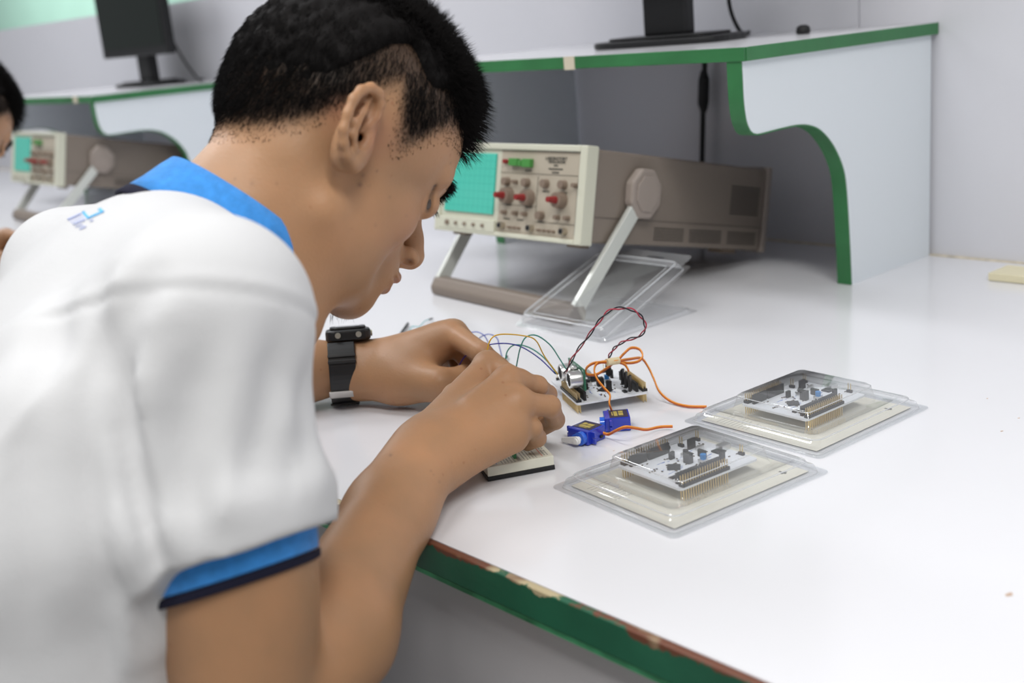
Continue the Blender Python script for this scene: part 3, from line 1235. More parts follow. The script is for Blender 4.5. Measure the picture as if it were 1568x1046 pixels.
for fn_ in (lambda P: P, mirror):
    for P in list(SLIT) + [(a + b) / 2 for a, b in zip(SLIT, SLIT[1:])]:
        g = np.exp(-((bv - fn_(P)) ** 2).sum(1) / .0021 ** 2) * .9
        PIG_SHADE = PIG_SHADE * (1 - g[:, None]) + np.array([.02, .012, .01]) * g[:, None]
    g = np.exp(-((bv - fn_(NOS[0])) ** 2).sum(1) / .0032 ** 2) * .85  # shade inside the nostril, painted into the skin colour
    PIG_SHADE = PIG_SHADE * (1 - g[:, None]) + np.array([.03, .012, .01]) * g[:, None]
# moles and marks at their places on neck, cheek and forearm
pp, dd = px_of(bv)
for mx_, my_, mr_, ma_ in ((598, 697, 2.2, .5), (660, 721, 1.8, .35), (673, 738, 1.8, .3), (664, 727, 1.4, .3), (556, 268, 2.6, .45), (551, 283, 3.6, .55), (566, 285, 1.4, .5), (577, 262, 1.8, .5),
                           (597, 302, 2.2, .3), (360, 274, 2, .3), (386, 281, 3, .3), (424, 281, 2.4, .3), (640, 618, 2.5, .2), (690, 250, 2, .3), (622, 330, 2, .2), (575, 345, 2.4, .2)):
    g = np.exp(-(((pp - [mx_, my_]) / mr_) ** 2).sum(1))
    if (g > .3).any():
        near_d = dd[g > .3].min()
        g = g * (dd < near_d + .02) * ma_
        PIG_SHADE = PIG_SHADE * (1 - g[:, None]) + np.array([.10, .05, .045]) * g[:, None]


def set_attr(me, name, cols):
    a = me.color_attributes.new(name, 'FLOAT_COLOR', 'POINT')
    c = np.ones((len(cols), 4), np.float32)
    c[:, :3] = cols
    a.data.foreach_set('color', c.ravel())


person = thing('person', (MX, .12, -.75), 'person in white polo shirt bending over the desk and wiring the breadboard', 'person', 'students at the desk')
body = np_mesh('body', bv, bf, SKIN, person)
set_attr(body.data, 'pigment_shade', PIG_SHADE)
# eyes
for s in (1, -1):
    e = MB()
    c = H(EYC[0], EYC[1] - .001, EYC[2] * s)
    Mx = Matrix([list(AF) + [0], list(AU) + [0], list(AW * s) + [0], [0, 0, 0, 1]]).transposed()
    e.lathe([(.0001, -.0118)] + [(.0118 * math.sin(t), -.0118 * math.cos(t)) for t in np.linspace(.2, math.pi - .2, 14)] + [(.0001, .0118)], Matrix.Translation(c) @ Matrix.Rotation(0, 4, 'X'), 20)
    e.build('eye', mat('eyeball', (.06, .04, .03), .15), person, smooth=True)

# ------------------------------------------------------------------ hair
rng = np.random.default_rng(7)
tri = bf
fc = bv[bf].mean(1)
e1 = bv[bf[:, 2]] - bv[bf[:, 0]]
e2 = bv[bf[:, 3]] - bv[bf[:, 1]]
nn = np.cross(e1, e2)
ar = np.linalg.norm(nn, axis=1) / 2
nn = nn / np.maximum(np.linalg.norm(nn, axis=1), 1e-12)[:, None]
ff, fu, fw = to_head(fc)
fhl = hairline(ff, fu)
zone = (fhl > -.004) & (np.abs(fw) < .0835) & (ff < .135) & ~((np.abs(fw) > .0765) & (ff > -.026) & (ff < .018) & (fu < .036))
idx = np.nonzero(zone)[0]
top = sstep(fu[idx] + .35 * (ff[idx] - .02) - .25 * np.maximum(np.abs(fw[idx]) - .03, 0), .070, .105)
dens = (.25 + .75 * sstep(fhl[idx], .0, .030)) * ar[idx]


def grow(V3, Fq, N3, size, prob, cap):
    pick = rng.choice(len(Fq), size=size, p=prob / prob.sum())
    bc = rng.random((size, 2))
    q = V3[Fq[pick]]
    P0 = (q[:, 0] * ((1 - bc[:, 0]) * (1 - bc[:, 1]))[:, None] + q[:, 1] * (bc[:, 0] * (1 - bc[:, 1]))[:, None] + q[:, 2] * (bc[:, 0] * bc[:, 1])[:, None] + q[:, 3] * ((1 - bc[:, 0]) * bc[:, 1])[:, None])
    f, u, w = to_head(P0)
    N0 = N3[pick]
    hh = hairline(f, u)
    tp = sstep(u + .30 * (f - .02) - .35 * np.maximum(np.abs(w) - .035, 0), .062, .098)
    length = .0025 + .008 * sstep(hh, .004, .040) + .014 * tp + .010 * tp * sstep(f, .06, .12)
    if cap:
        length = .006 + .006 * tp + .008 * tp * sstep(f, .06, .12)
    length *= rng.uniform(.6, 1.2, size)
    front = sstep(f, .02, .11)
    down = (1 - tp)
    comb = front[:, None] * (AF * .75 - AU * .35) * tp[:, None] + down[:, None] * (-AU * 1.1 + AF * .12) + tp[:, None] * (1 - front)[:, None] * (-AF * .30 + AU * .15)
    D0 = N0 * (1.0 - .62 * down)[:, None] + comb * (.55 + 1.3 * down)[:, None] * .6 + rng.normal(0, .22, (size, 3))
    D0 /= np.linalg.norm(D0, axis=1)[:, None]
    D1 = D0 + comb * .5 + rng.normal(0, .12, (size, 3)) + np.array([0, 0, -.25]) * tp[:, None]
    D1 /= np.linalg.norm(D1, axis=1)[:, None]
    r0 = .00016 + .00014 * tp
    A_ = np.cross(D0, rng.normal(size=(size, 3)))
    A_ /= np.linalg.norm(A_, axis=1)[:, None]
    B_ = np.cross(D0, A_)
    mid_ = P0 + D0 * (length * .5)[:, None]
    vv = []
    for pos, rs in ((P0 - N0 * .0005, 1.), (mid_, .85)):
        for k in range(3):
            a = 2 * math.pi * k / 3
            vv.append(pos + (A_ * math.cos(a) + B_ * math.sin(a)) * (r0 * rs)[:, None])
    vv.append(mid_ + D1 * (length * .5)[:, None])
    return np.stack(vv, 1)


def mixed_mesh(name, V, quads, tris, m, parent):
    me = bpy.data.meshes.new(name)
    me.vertices.add(len(V))
    me.vertices.foreach_set('co', np.asarray(V, np.float32).ravel())
    nq, ntr = len(quads), len(tris)
    loops = np.concatenate([quads.ravel(), tris.ravel()]).astype(np.int32)
    me.loops.add(len(loops))
    me.loops.foreach_set('vertex_index', loops)
    me.polygons.add(nq + ntr)
    me.polygons.foreach_set('loop_start', np.concatenate([np.arange(nq) * 4, nq * 4 + np.arange(ntr) * 3]).astype(np.int32))
    me.polygons.foreach_set('loop_total', np.concatenate([np.full(nq, 4), np.full(ntr, 3)]).astype(np.int32))
    me.polygons.foreach_set('use_smooth', np.full(nq + ntr, True))
    me.update(calc_edges=True)
    me.materials.append(m)
    return link_mesh(name, me, parent)


# dense under-layer of the longer hair on the crown
CF = Field()
CF.ell(H(.023, .042), (.092, .083, .0775), HAX, k=.01)
CF.ell(H(.067, .068), (.045, .042, .050), HAX, k=.02)
CF.ell(H(-.012, .034), (.058, .060, .064), HAX, k=.02)


def cap_post(P, d):
    f, u, w = to_head(P)
    hl_ = hairline(f, u)
    n = np.sin(f * 410 + 3 * np.sin(w * 160)) * np.sin(u * 380 + w * 240) * .0012 + np.sin(w * 520 + f * 90) * .0008
    cut = (.036 - hl_) * .8 + np.maximum(np.abs(w) - .055, 0) * 0.9
    d = d + n
    h_ = np.maximum(.012 - np.abs(d - cut), 0)
    return np.maximum(d, cut) + h_ * h_ / .048


cv, cf = polygonise(CF, .002, cap_post)
cn = np.cross(cv[cf[:, 2]] - cv[cf[:, 0]], cv[cf[:, 3]] - cv[cf[:, 1]])
ca_ = np.linalg.norm(cn, axis=1)
cn = cn / np.maximum(ca_, 1e-12)[:, None]
skinF = BF.ev(cv[cf].mean(1))
prob = np.where(zone, (.25 + .75 * sstep(fhl, .0, .030)) * ar, 0)
V = np.concatenate([grow(bv, bf, nn, 44000, prob, False), grow(cv, cf, cn, 26000, ca_ * (skinF > .001), True)])
n = len(V)
base = np.arange(n) * 7
fl = [np.stack([base + k, base + (k + 1) % 3, base + 3 + (k + 1) % 3, base + 3 + k], 1) for k in range(3)]
tris = [np.stack([base + 3 + k, base + 3 + (k + 1) % 3, base + 6], 1) for k in range(3)]

HAIRM = mat('black_hair', (.007, .006, .006), .8, spec=.12)
off = len(V.reshape(-1, 3))
allV = np.concatenate([V.reshape(-1, 3), cv])
allQ = np.concatenate(fl + [cf + off])
hair = mixed_mesh('hair', allV, allQ, np.concatenate(tris), HAIRM, person)


def strands(name, roots, dirs, lens, rad, m, parent):
    mb = MB()
    for p, d, l in zip(roots, dirs, lens):
        d = U3(d)
        p = np.asarray(p)
        mid_ = p + d * l * .55
        tip = p + d * l + np.array([0, 0, -1]) * l * .12
        mb.tube([p, mid_, tip], [rad, rad * .8, rad * .25], 3)
    return mb.build(name, m, parent, smooth=True)


for s in (1, -1):
    R, Dd, L = [], [], []
    for i in range(280):
        t = rng.random()
        f = .1085 + (.090 - .1085) * t ** 1.2 + rng.normal(0, .0007)
        w = (.012 + .036 * t) * s
        R.append(H(f + .0048 - .001 * t, .0235 + .004 * math.sin(t * 3) + rng.normal(0, .0022), w))
        Dd.append(AF * .8 - AU * .35 + AW * s * (.5 + .5 * t) + rng.normal(0, .2, 3))
        L.append(rng.uniform(.005, .009))
    strands('eyebrow', R, Dd, L, .0003, HAIRM, person)
    R, Dd, L = [], [], []
    for i in range(40):
        t = i / 45
        a = -.9 + 1.8 * t
        R.append(H(EYC[0] + .0130 * math.cos(a), EYC[1] - .002, EYC[2] * s + .0150 * math.sin(a)))
        Dd.append(AF * math.cos(a) + AW * math.sin(a) * .6 - AU * .55 + rng.normal(0, .08, 3))
        L.append(rng.uniform(.003, .005))
    strands('eyelashes', R, Dd, L, .00018, HAIRM, person)
R = [head_px(505 + 36 * rng.random(), 482 - 2 * rng.random(), rng.uniform(-.01, .01)) for _ in range(26)]
strands('chin_hairs', R, [np.array([rng.normal(0, .3), rng.normal(0, .25) - .1, -1]) for _ in R], [rng.uniform(.004, .008) for _ in R], .00012, HAIRM, person)
# ------------------------------------------------------------------ polo shirt
def shirt_mat(name, c1, knit=True):
    m = mat(name, c1, .85, spec=.2, noise=(8, .02), bump=(900, .35), sheen=.15)
    return m


SHIRT = shirt_mat('white_pique', (.62, .62, .63))
BLUE = mat('blue_rib', (.045, .26, .68), .85, spec=.2, noise=(150, .12), bump=(700, .6), sheen=.2)
NAVY = mat('navy_rib', (.012, .012, .028), .85, spec=.2, bump=(700, .6))

shS, elS = shR, elR
TSF, LR, LL = Field(), Field(), Field()
TS = [np.array([1., 0, 0]), U3([0, .87, -.49]), U3([0, .49, .87])]


def torso(F):
    F.ell((MX + .010, .230, .060), (.152, .100, .200), [U3([1, -.24, 0]), U3([.24 * .87, .87, -.49]), U3([0, .49, .87])], k=.035)
    for s in (1, -1):
        F.rc((MX + .05 * s, .17 - .012 * s, -.05), (MX + .055 * s + .008, .08 - .012 * s, -.24), .112, .120, k=.05)
        F.ell((MX + (.085 if s > 0 else -.062), .205 if s > 0 else .240, .112), (.080 if s > 0 else .070, .074 if s > 0 else .068, .115), TS, k=.03)       # shoulder blade
        F.rc((MX, .329, .203), (MX + (.135 if s > 0 else -.106), .288 if s > 0 else .306, .208 if s > 0 else .203), .0570, .057 if s > 0 else .049, k=.028)  # yoke
    F.rc((MX, .29, .170), (MX, .12, -.05), .070, .10, k=.04)


def sleeve_r(F):
    F.rc(shS + [-.019, .002, .021], shS * .60 + elS * .40, .0550, .0550, k=.016)
    F.rc(shS * .60 + elS * .40, shS * .30 + elS * .70, .0550, .0495, k=.016)


def sleeve_l(F):
    F.rc(shL + [.006, 0.006, -.016], shL * .62 + elL * .38, .050, .050, k=.020)
    F.rc(shL * .62 + elL * .38, shL * .2 + elL * .8, .050, .050, k=.02)


SF = Field()
torso(SF)
sleeve_r(SF)
sleeve_l(SF)
torso(TSF)
sleeve_r(LR)
sleeve_l(LL)


def smin(a, b, k):
    h = np.maximum(k - np.abs(a - b), 0)
    return np.minimum(a, b) - h * h / (4 * k)


# where the sleeve ends: a plane through the band seen in the photo
axm = shS * .5 + elS * .5


def at_depth(px, py, dist):
    r = ray(px, py)
    r = r / FPX
    q = r * dist
    q[2] += CAMH
    return q


fwd = -CAMR[2]
dep = float((axm - [0, 0, CAMH]) @ fwd)
hA, hB = at_depth(250, 880, dep), at_depth(492, 798, dep)
vdir = U3(axm - [0, 0, CAMH])
hem_n = U3(np.cross(U3(hB - hA), vdir))
if hem_n @ (elS - shS) < 0:
    hem_n = -hem_n
hem_n = U3(hem_n * .9 + U3(elS - shS) * .1)
hem_p = (hA + hB) / 2
hemL_p, hemL_n = shL * .42 + elL * .58, U3(elL - shL)
sA, sB, sC = at_depth(215, 480, dep - .02), at_depth(320, 434, dep - .04), at_depth(472, 492, dep - .0)
seam_n = U3(np.cross(sB - sA, sC - sA))
seam_n = U3(np.cross(U3(sC - sA), vdir) * .75 + seam_n * np.sign(seam_n @ np.cross(U3(sC - sA), vdir)) * .25)
axisR = U3(elS - shS)
axisL = U3(elL - shL)


def arm_near(P, a, b):
    ab = b - a
    t = np.clip((P - a) @ ab / (ab @ ab), 0, 1.5)
    return np.linalg.norm(P - a - t[:, None] * ab, axis=1), t


CREASES = []
TT2 = np.arange(.35, 1.1, .001)
for w_, dep_, L_ in ((.0075, .0085, [(228, 490), (207, 560), (200, 640), (206, 720), (226, 810), (252, 885)]),
                     (.010, .0060, [(170, 400), (152, 520), (143, 680), (152, 860), (188, 1040)]),
                     (.011, .0050, [(98, 430), (84, 600), (92, 800), (112, 1040)]),
                     (.009, .0050, [(262, 400), (212, 452), (178, 540), (172, 640)]),
                     (.008, .0050, [(222, 900), (232, 960), (262, 1040)]),
                     (.010, .0045, [(40, 560), (34, 760), (50, 1000)]),
                     (.011, .0036, [(335, 470), (300, 600), (296, 740), (310, 840)]),
                     (.010, .0034, [(425, 470), (408, 620), (352, 800)]),
                     (.009, .0030, [(470, 540), (462, 660), (430, 780)])):
    Q = []
    for px, py in L_:
        r = ray(px, py)
        r = r / np.linalg.norm(r)
        X_ = r * TT2[:, None] + [0, 0, CAMH]
        e_ = SF.ev(X_)
        Q.append(X_[int(np.argmax(e_ < 0)) if (e_ < 0).any() else int(np.argmin(e_))])
    CREASES.append((w_, dep_, np.array([list(v) for v in spline(Q, 4)])))


def crease(P):
    out = np.zeros(len(P))
    for w_, dep_, Q in CREASES:
        m = ((P - Q.mean(0)) ** 2).sum(1) < (.5 * np.linalg.norm(Q[0] - Q[-1]) + .08) ** 2
        if not m.any():
            continue
        X_ = P[m]
        best = np.full(len(X_), 9.)
        wt = np.zeros(len(X_))
        for si, (a, b) in enumerate(zip(Q, Q[1:])):
            ab = b - a
            t = np.clip((X_ - a) @ ab / (ab @ ab), 0, 1)
            e_ = ((X_ - a - t[:, None] * ab) ** 2).sum(1)
            fr = (si + t) / (len(Q) - 1)
            wt = np.where(e_ < best, np.minimum(1, 3.2 * fr) * np.minimum(1, 4 * (1 - fr) + .15), wt)
            best = np.minimum(best, e_)
        out[m] += dep_ * wt * (np.exp(-best / w_ ** 2) - .45 * np.exp(-(np.sqrt(best) - 2.1 * w_) ** 2 / w_ ** 2))
    return out


def shirt_post(P, d):
    x, y, z = P.T
    along = (P - np.array([MX, .3, .2])) @ U3([0, -.49, -.87])       # down the back
    lat = x - MX
    rA, tA = arm_near(P, shS, elS)
    rL, tL_ = arm_near(P, shL, elL)
    onslv = sstep(.075 - rA, 0, .012) * sstep(tA, .0, .2)
    low = sstep(along, .02, .16) * (1 - onslv)
    def ridge(t):
        return 1 - 2 * np.abs(np.sin(t)) ** .7
    amp = .65 + .35 * np.sin(along * 13 + lat * 6)
    fold = (ridge(lat * 44 + along * 3.5 + .5 * np.sin(along * 8)) * .0040 + ridge(lat * 83 - along * 4 + 2) * .0022) * amp * low
    # creases radiating from the armpit
    ap = np.array([-.640, .235, .100])
    q = P - ap
    rr = np.linalg.norm(q, axis=1)
    ang = np.arctan2(q[:, 2], q[:, 0] - q[:, 1])
    fold += np.sin(ang * 9 + 1) * .0032 * np.exp(-((rr - .075) / .06) ** 2) * (1 - onslv)
    # soft long drags down the sleeve
    phi = np.arctan2((P - shS) @ np.cross(axisR, vdir), (P - shS) @ vdir)
    hemf = 1 - .8 * sstep((P - hem_p) @ hem_n, -.035, -.004)
    fold += onslv * (np.sin(phi * 4 + tA * 3.5 + .6) * .0026 + ridge(phi * 3 - tA * 4 + 1) * .0014) * sstep(tA, .05, .35) * hemf
    fold += onslv * np.exp(-(((P - hem_p) @ hem_n + .022) / .014) ** 2) * .0030
    # seam of the sleeve
    ps = (P - sA) @ seam_n
    near = sstep(.11 - rA, 0, .02) * (z > .12)
    grv = (.0012 * np.exp(-(ps / .0026) ** 2) - .0010 * np.exp(-((ps - .006) / .004) ** 2)) * near
    # the open ends
    dr = np.maximum(np.maximum(LR.ev(P), (P - hem_p) @ hem_n), np.where((P - hem_p) @ hem_n > -.03, .0440 - rA, -1))
    dl = np.maximum(LL.ev(P), (P - hemL_p) @ hemL_n)
    d = smin(smin(TSF.ev(P), dr, .016), dl, .018) - fold + grv + crease(P)
    d = np.maximum(d, -.27 - z)
    # neck opening
    return d


COLC = np.array([MX, .388, .231])
COLA = U3([0, .76, .65])
for F_ in (SF, TSF):
    F_.rc(COLC - COLA * .012, COLC + COLA * .12, .054, .058, k=.004, mode='s')
sv, sf = polygonise(SF, .0026, shirt_post)
sv = relax(sv, sf, 1, .4)
print('shirt', len(sv))
shirt = np_mesh('shirt', sv, sf, SHIRT, person)


# ribbed sleeve bands: blue, then a navy edge
def band(name, c, n, axis_a, axis_b, r, off0, off1, th, m, parent):
    n = U3(n)
    ax = U3(axis_b - axis_a)
    u = U3(np.cross(ax, [0, 0, 1.]) if abs(ax[2]) < .9 else np.cross(ax, [0, 1., 0]))
    v = np.cross(ax, u)
    N = 64
    mb = MB()
    vs = []
    prof = [(r, off0), (r + th * .5, off0 + .0005), (r + th * .5, off1 - .0008), (r, off1), (r - th, off1 - .0003), (r - th, off0)]
    if off0 < -.02:
        pass
    for k in range(N):
        a = 2 * math.pi * k / N
        d = u * math.cos(a) + v * math.sin(a)
        for rr, off in prof:
            p = axis_a + d * rr
            t = ((c + n * off - p) @ n) / (ax @ n)
            vs.append(p + ax * t)
    M_ = len(prof)
    fs = [(k * M_ + j, ((k + 1) % N) * M_ + j, ((k + 1) % N) * M_ + (j + 1) % M_, k * M_ + (j + 1) % M_) for k in range(N) for j in range(M_)]
    mb.add(vs, fs)
    return mb.build(name, m, parent, smooth=True, angle=50)


cu = band('sleeve_cuff', hem_p, hem_n, shS, elS, .0462, -.012, .0125, .0035, BLUE, shirt)
band('cuff_edge', hem_p, hem_n, shS, elS, .0468, .0125, .0180, .004, NAVY, shirt)
band('sleeve_cuff', hemL_p, hemL_n, shL, elL, .049, -.010, .016, .0035, BLUE, shirt)
band('cuff_edge', hemL_p, hemL_n, shL, elL, .0495, .016, .0215, .004, NAVY, shirt)

# collar: a folded blue leaf with navy edge round the neck
def ring(name, prof, m, parent, N=72):
    u = np.array([1., 0, 0])
    v = np.cross(COLA, u)
    mb = MB()
    vs = []
    for k in range(N):
        a = 2 * math.pi * k / N
        d = u * math.cos(a) * 1.0 + v * math.sin(a)
        sag = -.010 * max(0., -(v * math.sin(a)) @ np.array([0, -.65, .76]))
        wob = .0015 * math.sin(3 * a + 1)
        for rr, h_ in prof:
            vs.append(COLC + np.array([-.005, 0, 0]) + (d - u * math.cos(a) * .13) * (rr + wob) + COLA * (h_ + sag + .002 * math.sin(2 * a)))
    M_ = len(prof)
    mb.add(vs, [(k * M_ + j, ((k + 1) % N) * M_ + j, ((k + 1) % N) * M_ + (j + 1) % M_, k * M_ + (j + 1) % M_) for k in range(N) for j in range(M_)])
    return mb.build(name, m, parent, smooth=True)


R0 = .0595
col_ = ring('collar', [(R0 - .002, -.030), (R0 - .003, -.010), (R0 - .0015, .005), (R0 + .0008, .0075), (R0 + .0035, .0065), (R0 + .0065, -.002), (R0 + .0105, -.016), (R0 + .0145, -.027),
                       (R0 + .012, -.0278), (R0 + .008, -.016), (R0 + .0035, -.004), (R0 + .001, -.012), (R0 + .0005, -.030)], BLUE, shirt)
ring('collar_edge', [(R0 + .0147, -.0268), (R0 + .0152, -.0275), (R0 + .0178, -.0350), (R0 + .0165, -.0362), (R0 + .0150, -.0352), (R0 + .0118, -.0278)], NAVY, col_)

# printed emblem on the far shoulder
from mathutils.bvhtree import BVHTree
bvh = BVHTree.FromPolygons([Vector(v) for v in sv.astype(float)], [tuple(int(i) for i in q) for q in sf])


def decal(name, quad, m, parent, nx=8, ny=3):
    vs, fs = [], []
    q = [np.array(p, float) for p in quad]
    for i in range(nx + 1):
        for j in range(ny + 1):
            a, b = i / nx, j / ny
            p = (q[0] * (1 - a) + q[1] * a) * (1 - b) + (q[3] * (1 - a) + q[2] * a) * b
            d = Vector(ray(*p)).normalized()
            loc, nrm, _, _ = bvh.ray_cast(Vector((0, 0, CAMH)), d)
            if loc is None:
                return None
            vs.append(loc + nrm * .0004)
    for i in range(nx):
        for j in range(ny):
            k = i * (ny + 1) + j
            fs.append((k, k + 1, k + ny + 2, k + ny + 1))
    mb = MB()
    mb.add(vs, fs)
    o = mb.build(name, m, parent, smooth=True)
    so = o.modifiers.new('s', 'SOLIDIFY')
    so.thickness = .0003
    return o


INKB, INKL = mat('cyan_ink', (.06, .42, .78), .6), mat('pale_blue_ink', (.42, .47, .72), .7)


def zq(*p):       # corners read in a 13.07x enlargement starting at (80, 300)
    return [(80 + a / 13.07, 300 + b / 13.07) for a, b in p]


em = decal('emblem', zq((590, 340), (640, 300), (750, 440), (715, 475)), INKB, shirt)
if em:
    decal('emblem_stroke', zq((715, 475), (1040, 330), (1020, 305), (735, 430)), INKB, em)
    decal('emblem_hook', zq((910, 280), (975, 240), (1045, 320), (985, 340)), INKB, em)
    decal('emblem_line', zq((320, 500), (590, 375), (585, 350), (315, 470)), INKL, em)
    decal('emblem_line', zq((440, 592), (680, 495), (672, 475), (435, 570)), INKL, em)
    for k in range(5):
        x, y = 345 + k * 52, 490 - k * 24
        decal('emblem_bar', zq((x, y), (x + 18, y - 8), (x + 100, y + 78), (x + 82, y + 88)), INKL, em, 3, 2)
    decal('emblem_line', zq((480, 640), (620, 590), (615, 575), (475, 622)), INKL, em)
    decal('emblem_line', zq((560, 690), (690, 630), (680, 605), (550, 665)), INKL, em)
    decal('emblem_dot', zq((760, 530), (830, 505), (825, 485), (765, 500)), INKL, em, 3, 2)

# trousers, shoes and the stool under him
TF = Field()
TF.rc((MX - .06, .03, -.24), (MX + .06, .03, -.24), .112, .112, k=.04)
for s in (1, -1):
    TF.rc((MX + .085 * s, .05, -.235), (MX + .10 * s, .375, -.235), .085, .062, k=.03)
    TF.rc((MX + .10 * s, .375, -.235), (MX + .10 * s, .35, -.68), .060, .048, k=.03)
tv, tf = polygonise(TF, .006, lambda P, d: np.maximum(d, -.69 - P[:, 2]))
np_mesh('trousers', tv, tf, mat('dark_trousers', (.03, .032, .045), .8), person)
for s in (1, -1):
    HF = Field()
    HF.rc((MX + .10 * s, .335, -.705), (MX + .105 * s, .455, -.718), .040, .030, k=.02)
    HF.rc((MX + .10 * s, .34, -.68), (MX + .10 * s, .35, -.66), .042, .040, k=.03)
    hv, hf_ = polygonise(HF, .005, lambda P, d: np.maximum(d, -.748 - P[:, 2]))
    np_mesh('shoe', hv, hf_, mat('black_shoe', (.015, .015, .016), .4), person)


def stool(x, y, label):
    t = thing('stool', (x, y, -.75), label, 'stool', 'stools at the desk')
    MB().lathe([(.15, 0), (.16, .008), (.16, .026), (.15, .032)], Matrix.Translation((x, y, -.387)), 32).build('seat', mat('stool_top', (.25, .14, .07), .5), t, smooth=True, angle=40)
    for k in range(4):
        a = math.radians(45 + 90 * k)
        MB().cyl((x + .10 * math.cos(a), y + .10 * math.sin(a), -.387), (x + .17 * math.cos(a), y + .17 * math.sin(a), -.75), .011, n=12).build('leg', mat('stool_steel', (.5, .5, .5), .3, metal=.9), t, smooth=True, angle=40)
    return t


stool(MX, .02, 'round stool under the seated person in the foreground')
p2 = copy_tree(person)
p2.rotation_euler.z = math.radians(25)
p2.location = Vector((-1.755, .243, -.75))
tag(p2, 'blurred dark haired person cut off by the left border, leaning over the desk', 'person')
stool(-1.715, .149, 'round stool under the person at the left border')

# ------------------------------------------------------------------ wristwatch on the left wrist
fa = U3(wrL - elL)
wc = wrL - fa * .010
wz = U3(np.array([0, 0, 1.]) - fa * fa[2])
wx = np.cross(fa, wz)          # sideways
watch = thing('wristwatch', wc - wz * .034, 'chunky black wristwatch with resin strap on the left wrist', 'watch')
WM = Matrix([[wx[i], wz[i], fa[i], wc[i]] for i in range(3)] + [[0, 0, 0, 1]])   # local: x side, y up, z along the arm


def strap_seg(name, a0, a1, w0, w1, r_, th, m, parent, n=24, ridge=0.):
    vs = []
    for k in range(n + 1):
        a = math.radians(a0 + (a1 - a0) * k / n)
        wd = w0 + (w1 - w0) * k / n
        rd = ridge * (1 if (k // 2) % 2 else 0)
        for rr, zz in ((r_, -wd), (r_ + th + rd, -wd), (r_ + th + rd, wd), (r_, wd)):
            vs.append(WM @ Vector((rr * math.cos(a) * 1.0, rr * math.sin(a) * 1.0, zz)))
    fs = [(k * 4 + j, k * 4 + (j + 1) % 4, (k + 1) * 4 + (j + 1) % 4, (k + 1) * 4 + j) for k in range(n) for j in range(4)]
    fs += [(3, 2, 1, 0), tuple(n * 4 + j for j in range(4))]
    mb = MB()
    mb.add(vs, fs)
    return mb.build(name, m, parent, bevel=.0008)


RESIN = mat('black_resin', (.010, .010, .011), .42)
strap_seg('strap', 130, 422, .0130, .0130, .0318, .0030, RESIN, watch, 40)
CA = math.radians(101)
CM = WM @ Matrix.Rotation(CA - math.pi / 2, 4, 'Z') @ Matrix.Translation((0, .0262, .008))
outl = rrect(-.022, -.022, .022, .022, .009, 4)
case = MB().prism(outl, lambda a, b, d: (a, d, b), .001, .012, CM).build('case', RESIN, watch, bevel=.0025, seg=3)
outl2 = [(a * .8, b * .8) for a, b in outl]
MB().prism(outl2, lambda a, b, d: (a, d, b), .012, .0145, CM).build('bezel', RESIN, case, bevel=.001)
MB().prism([(a * .55, b * .55) for a, b in outl], lambda a, b, d: (a, d, b), .0145, .0149, CM).build('dial', mat('watch_glass', (.02, .025, .03), .1), case)
for zz, m_ in ((-.010, RESIN), (.010, RESIN)):
    for sx in (-1, 1):
        MB().cyl((sx * .021, .007, zz), (sx * .0245, .007, zz), .0028, n=14, M=CM).build('button', mat('steel_button', (.6, .58, .5), .3, metal=.9), case, smooth=True, angle=40)
MB().cyl((.004, .0065, .0215), (.004, .0065, .0236), .0030, n=16, M=CM).build('button', mat('gold_button', (.62, .6, .42), .35, metal=.6), case, smooth=True, angle=40)
MB().cyl((-.010, .0075, .0215), (-.010, .0075, .0228), .0014, n=12, M=CM).build('screw', MATS['steel_button'], case, smooth=True, angle=40)
for a0 in (148, 158, 168):
    strap_seg('strap_ridge', a0 - 3, a0 + 3, .0134, .0134, .0347, .0016, RESIN, watch, 4)
for a0 in (35, 25):
    strap_seg('strap_ridge', a0 - 3, a0 + 3, .0134, .0134, .0347, .0016, RESIN, watch, 4)
strap_seg('buckle', 322, 336, .0145, .0145, .0344, .0020, mat('brushed_steel', (.62, .60, .58), .32, metal=.85), watch, 6)
strap_seg('strap_keeper', 285, 297, .0142, .0142, .0346, .0022, RESIN, watch, 6)
# ------------------------------------------------------------------ electronics
PCBW = mat('white_pcb', (.72, .74, .78), .4, noise=(400, .03))
GOLD = mat('gold_pin', (.72, .55, .26), .3, metal=.75)
HDR = mat('header_black', (.014, .013, .013), .5)
CHIP = mat('chip_black', (.02, .02, .022), .4)
SILV = mat('silver_can', (.72, .72, .71), .28, metal=.9)
BLUEB = mat('blue_cap', (.03, .22, .55), .4)
PCBG = mat('green_pcb', (.03, .16, .09), .4)


def frame(origin, xdir, zrot=None):
    """matrix with local x along xdir (2-D), local y to its left, z up"""
    x = Vector((xdir[0], xdir[1], 0)).normalized()
    y = Vector((-x.y, x.x, 0))
    return Matrix(((x.x, y.x, 0, origin[0]), (x.y, y.y, 0, origin[1]), (0, 0, 1, origin[2] if len(origin) > 2 else 0), (0, 0, 0, 1)))


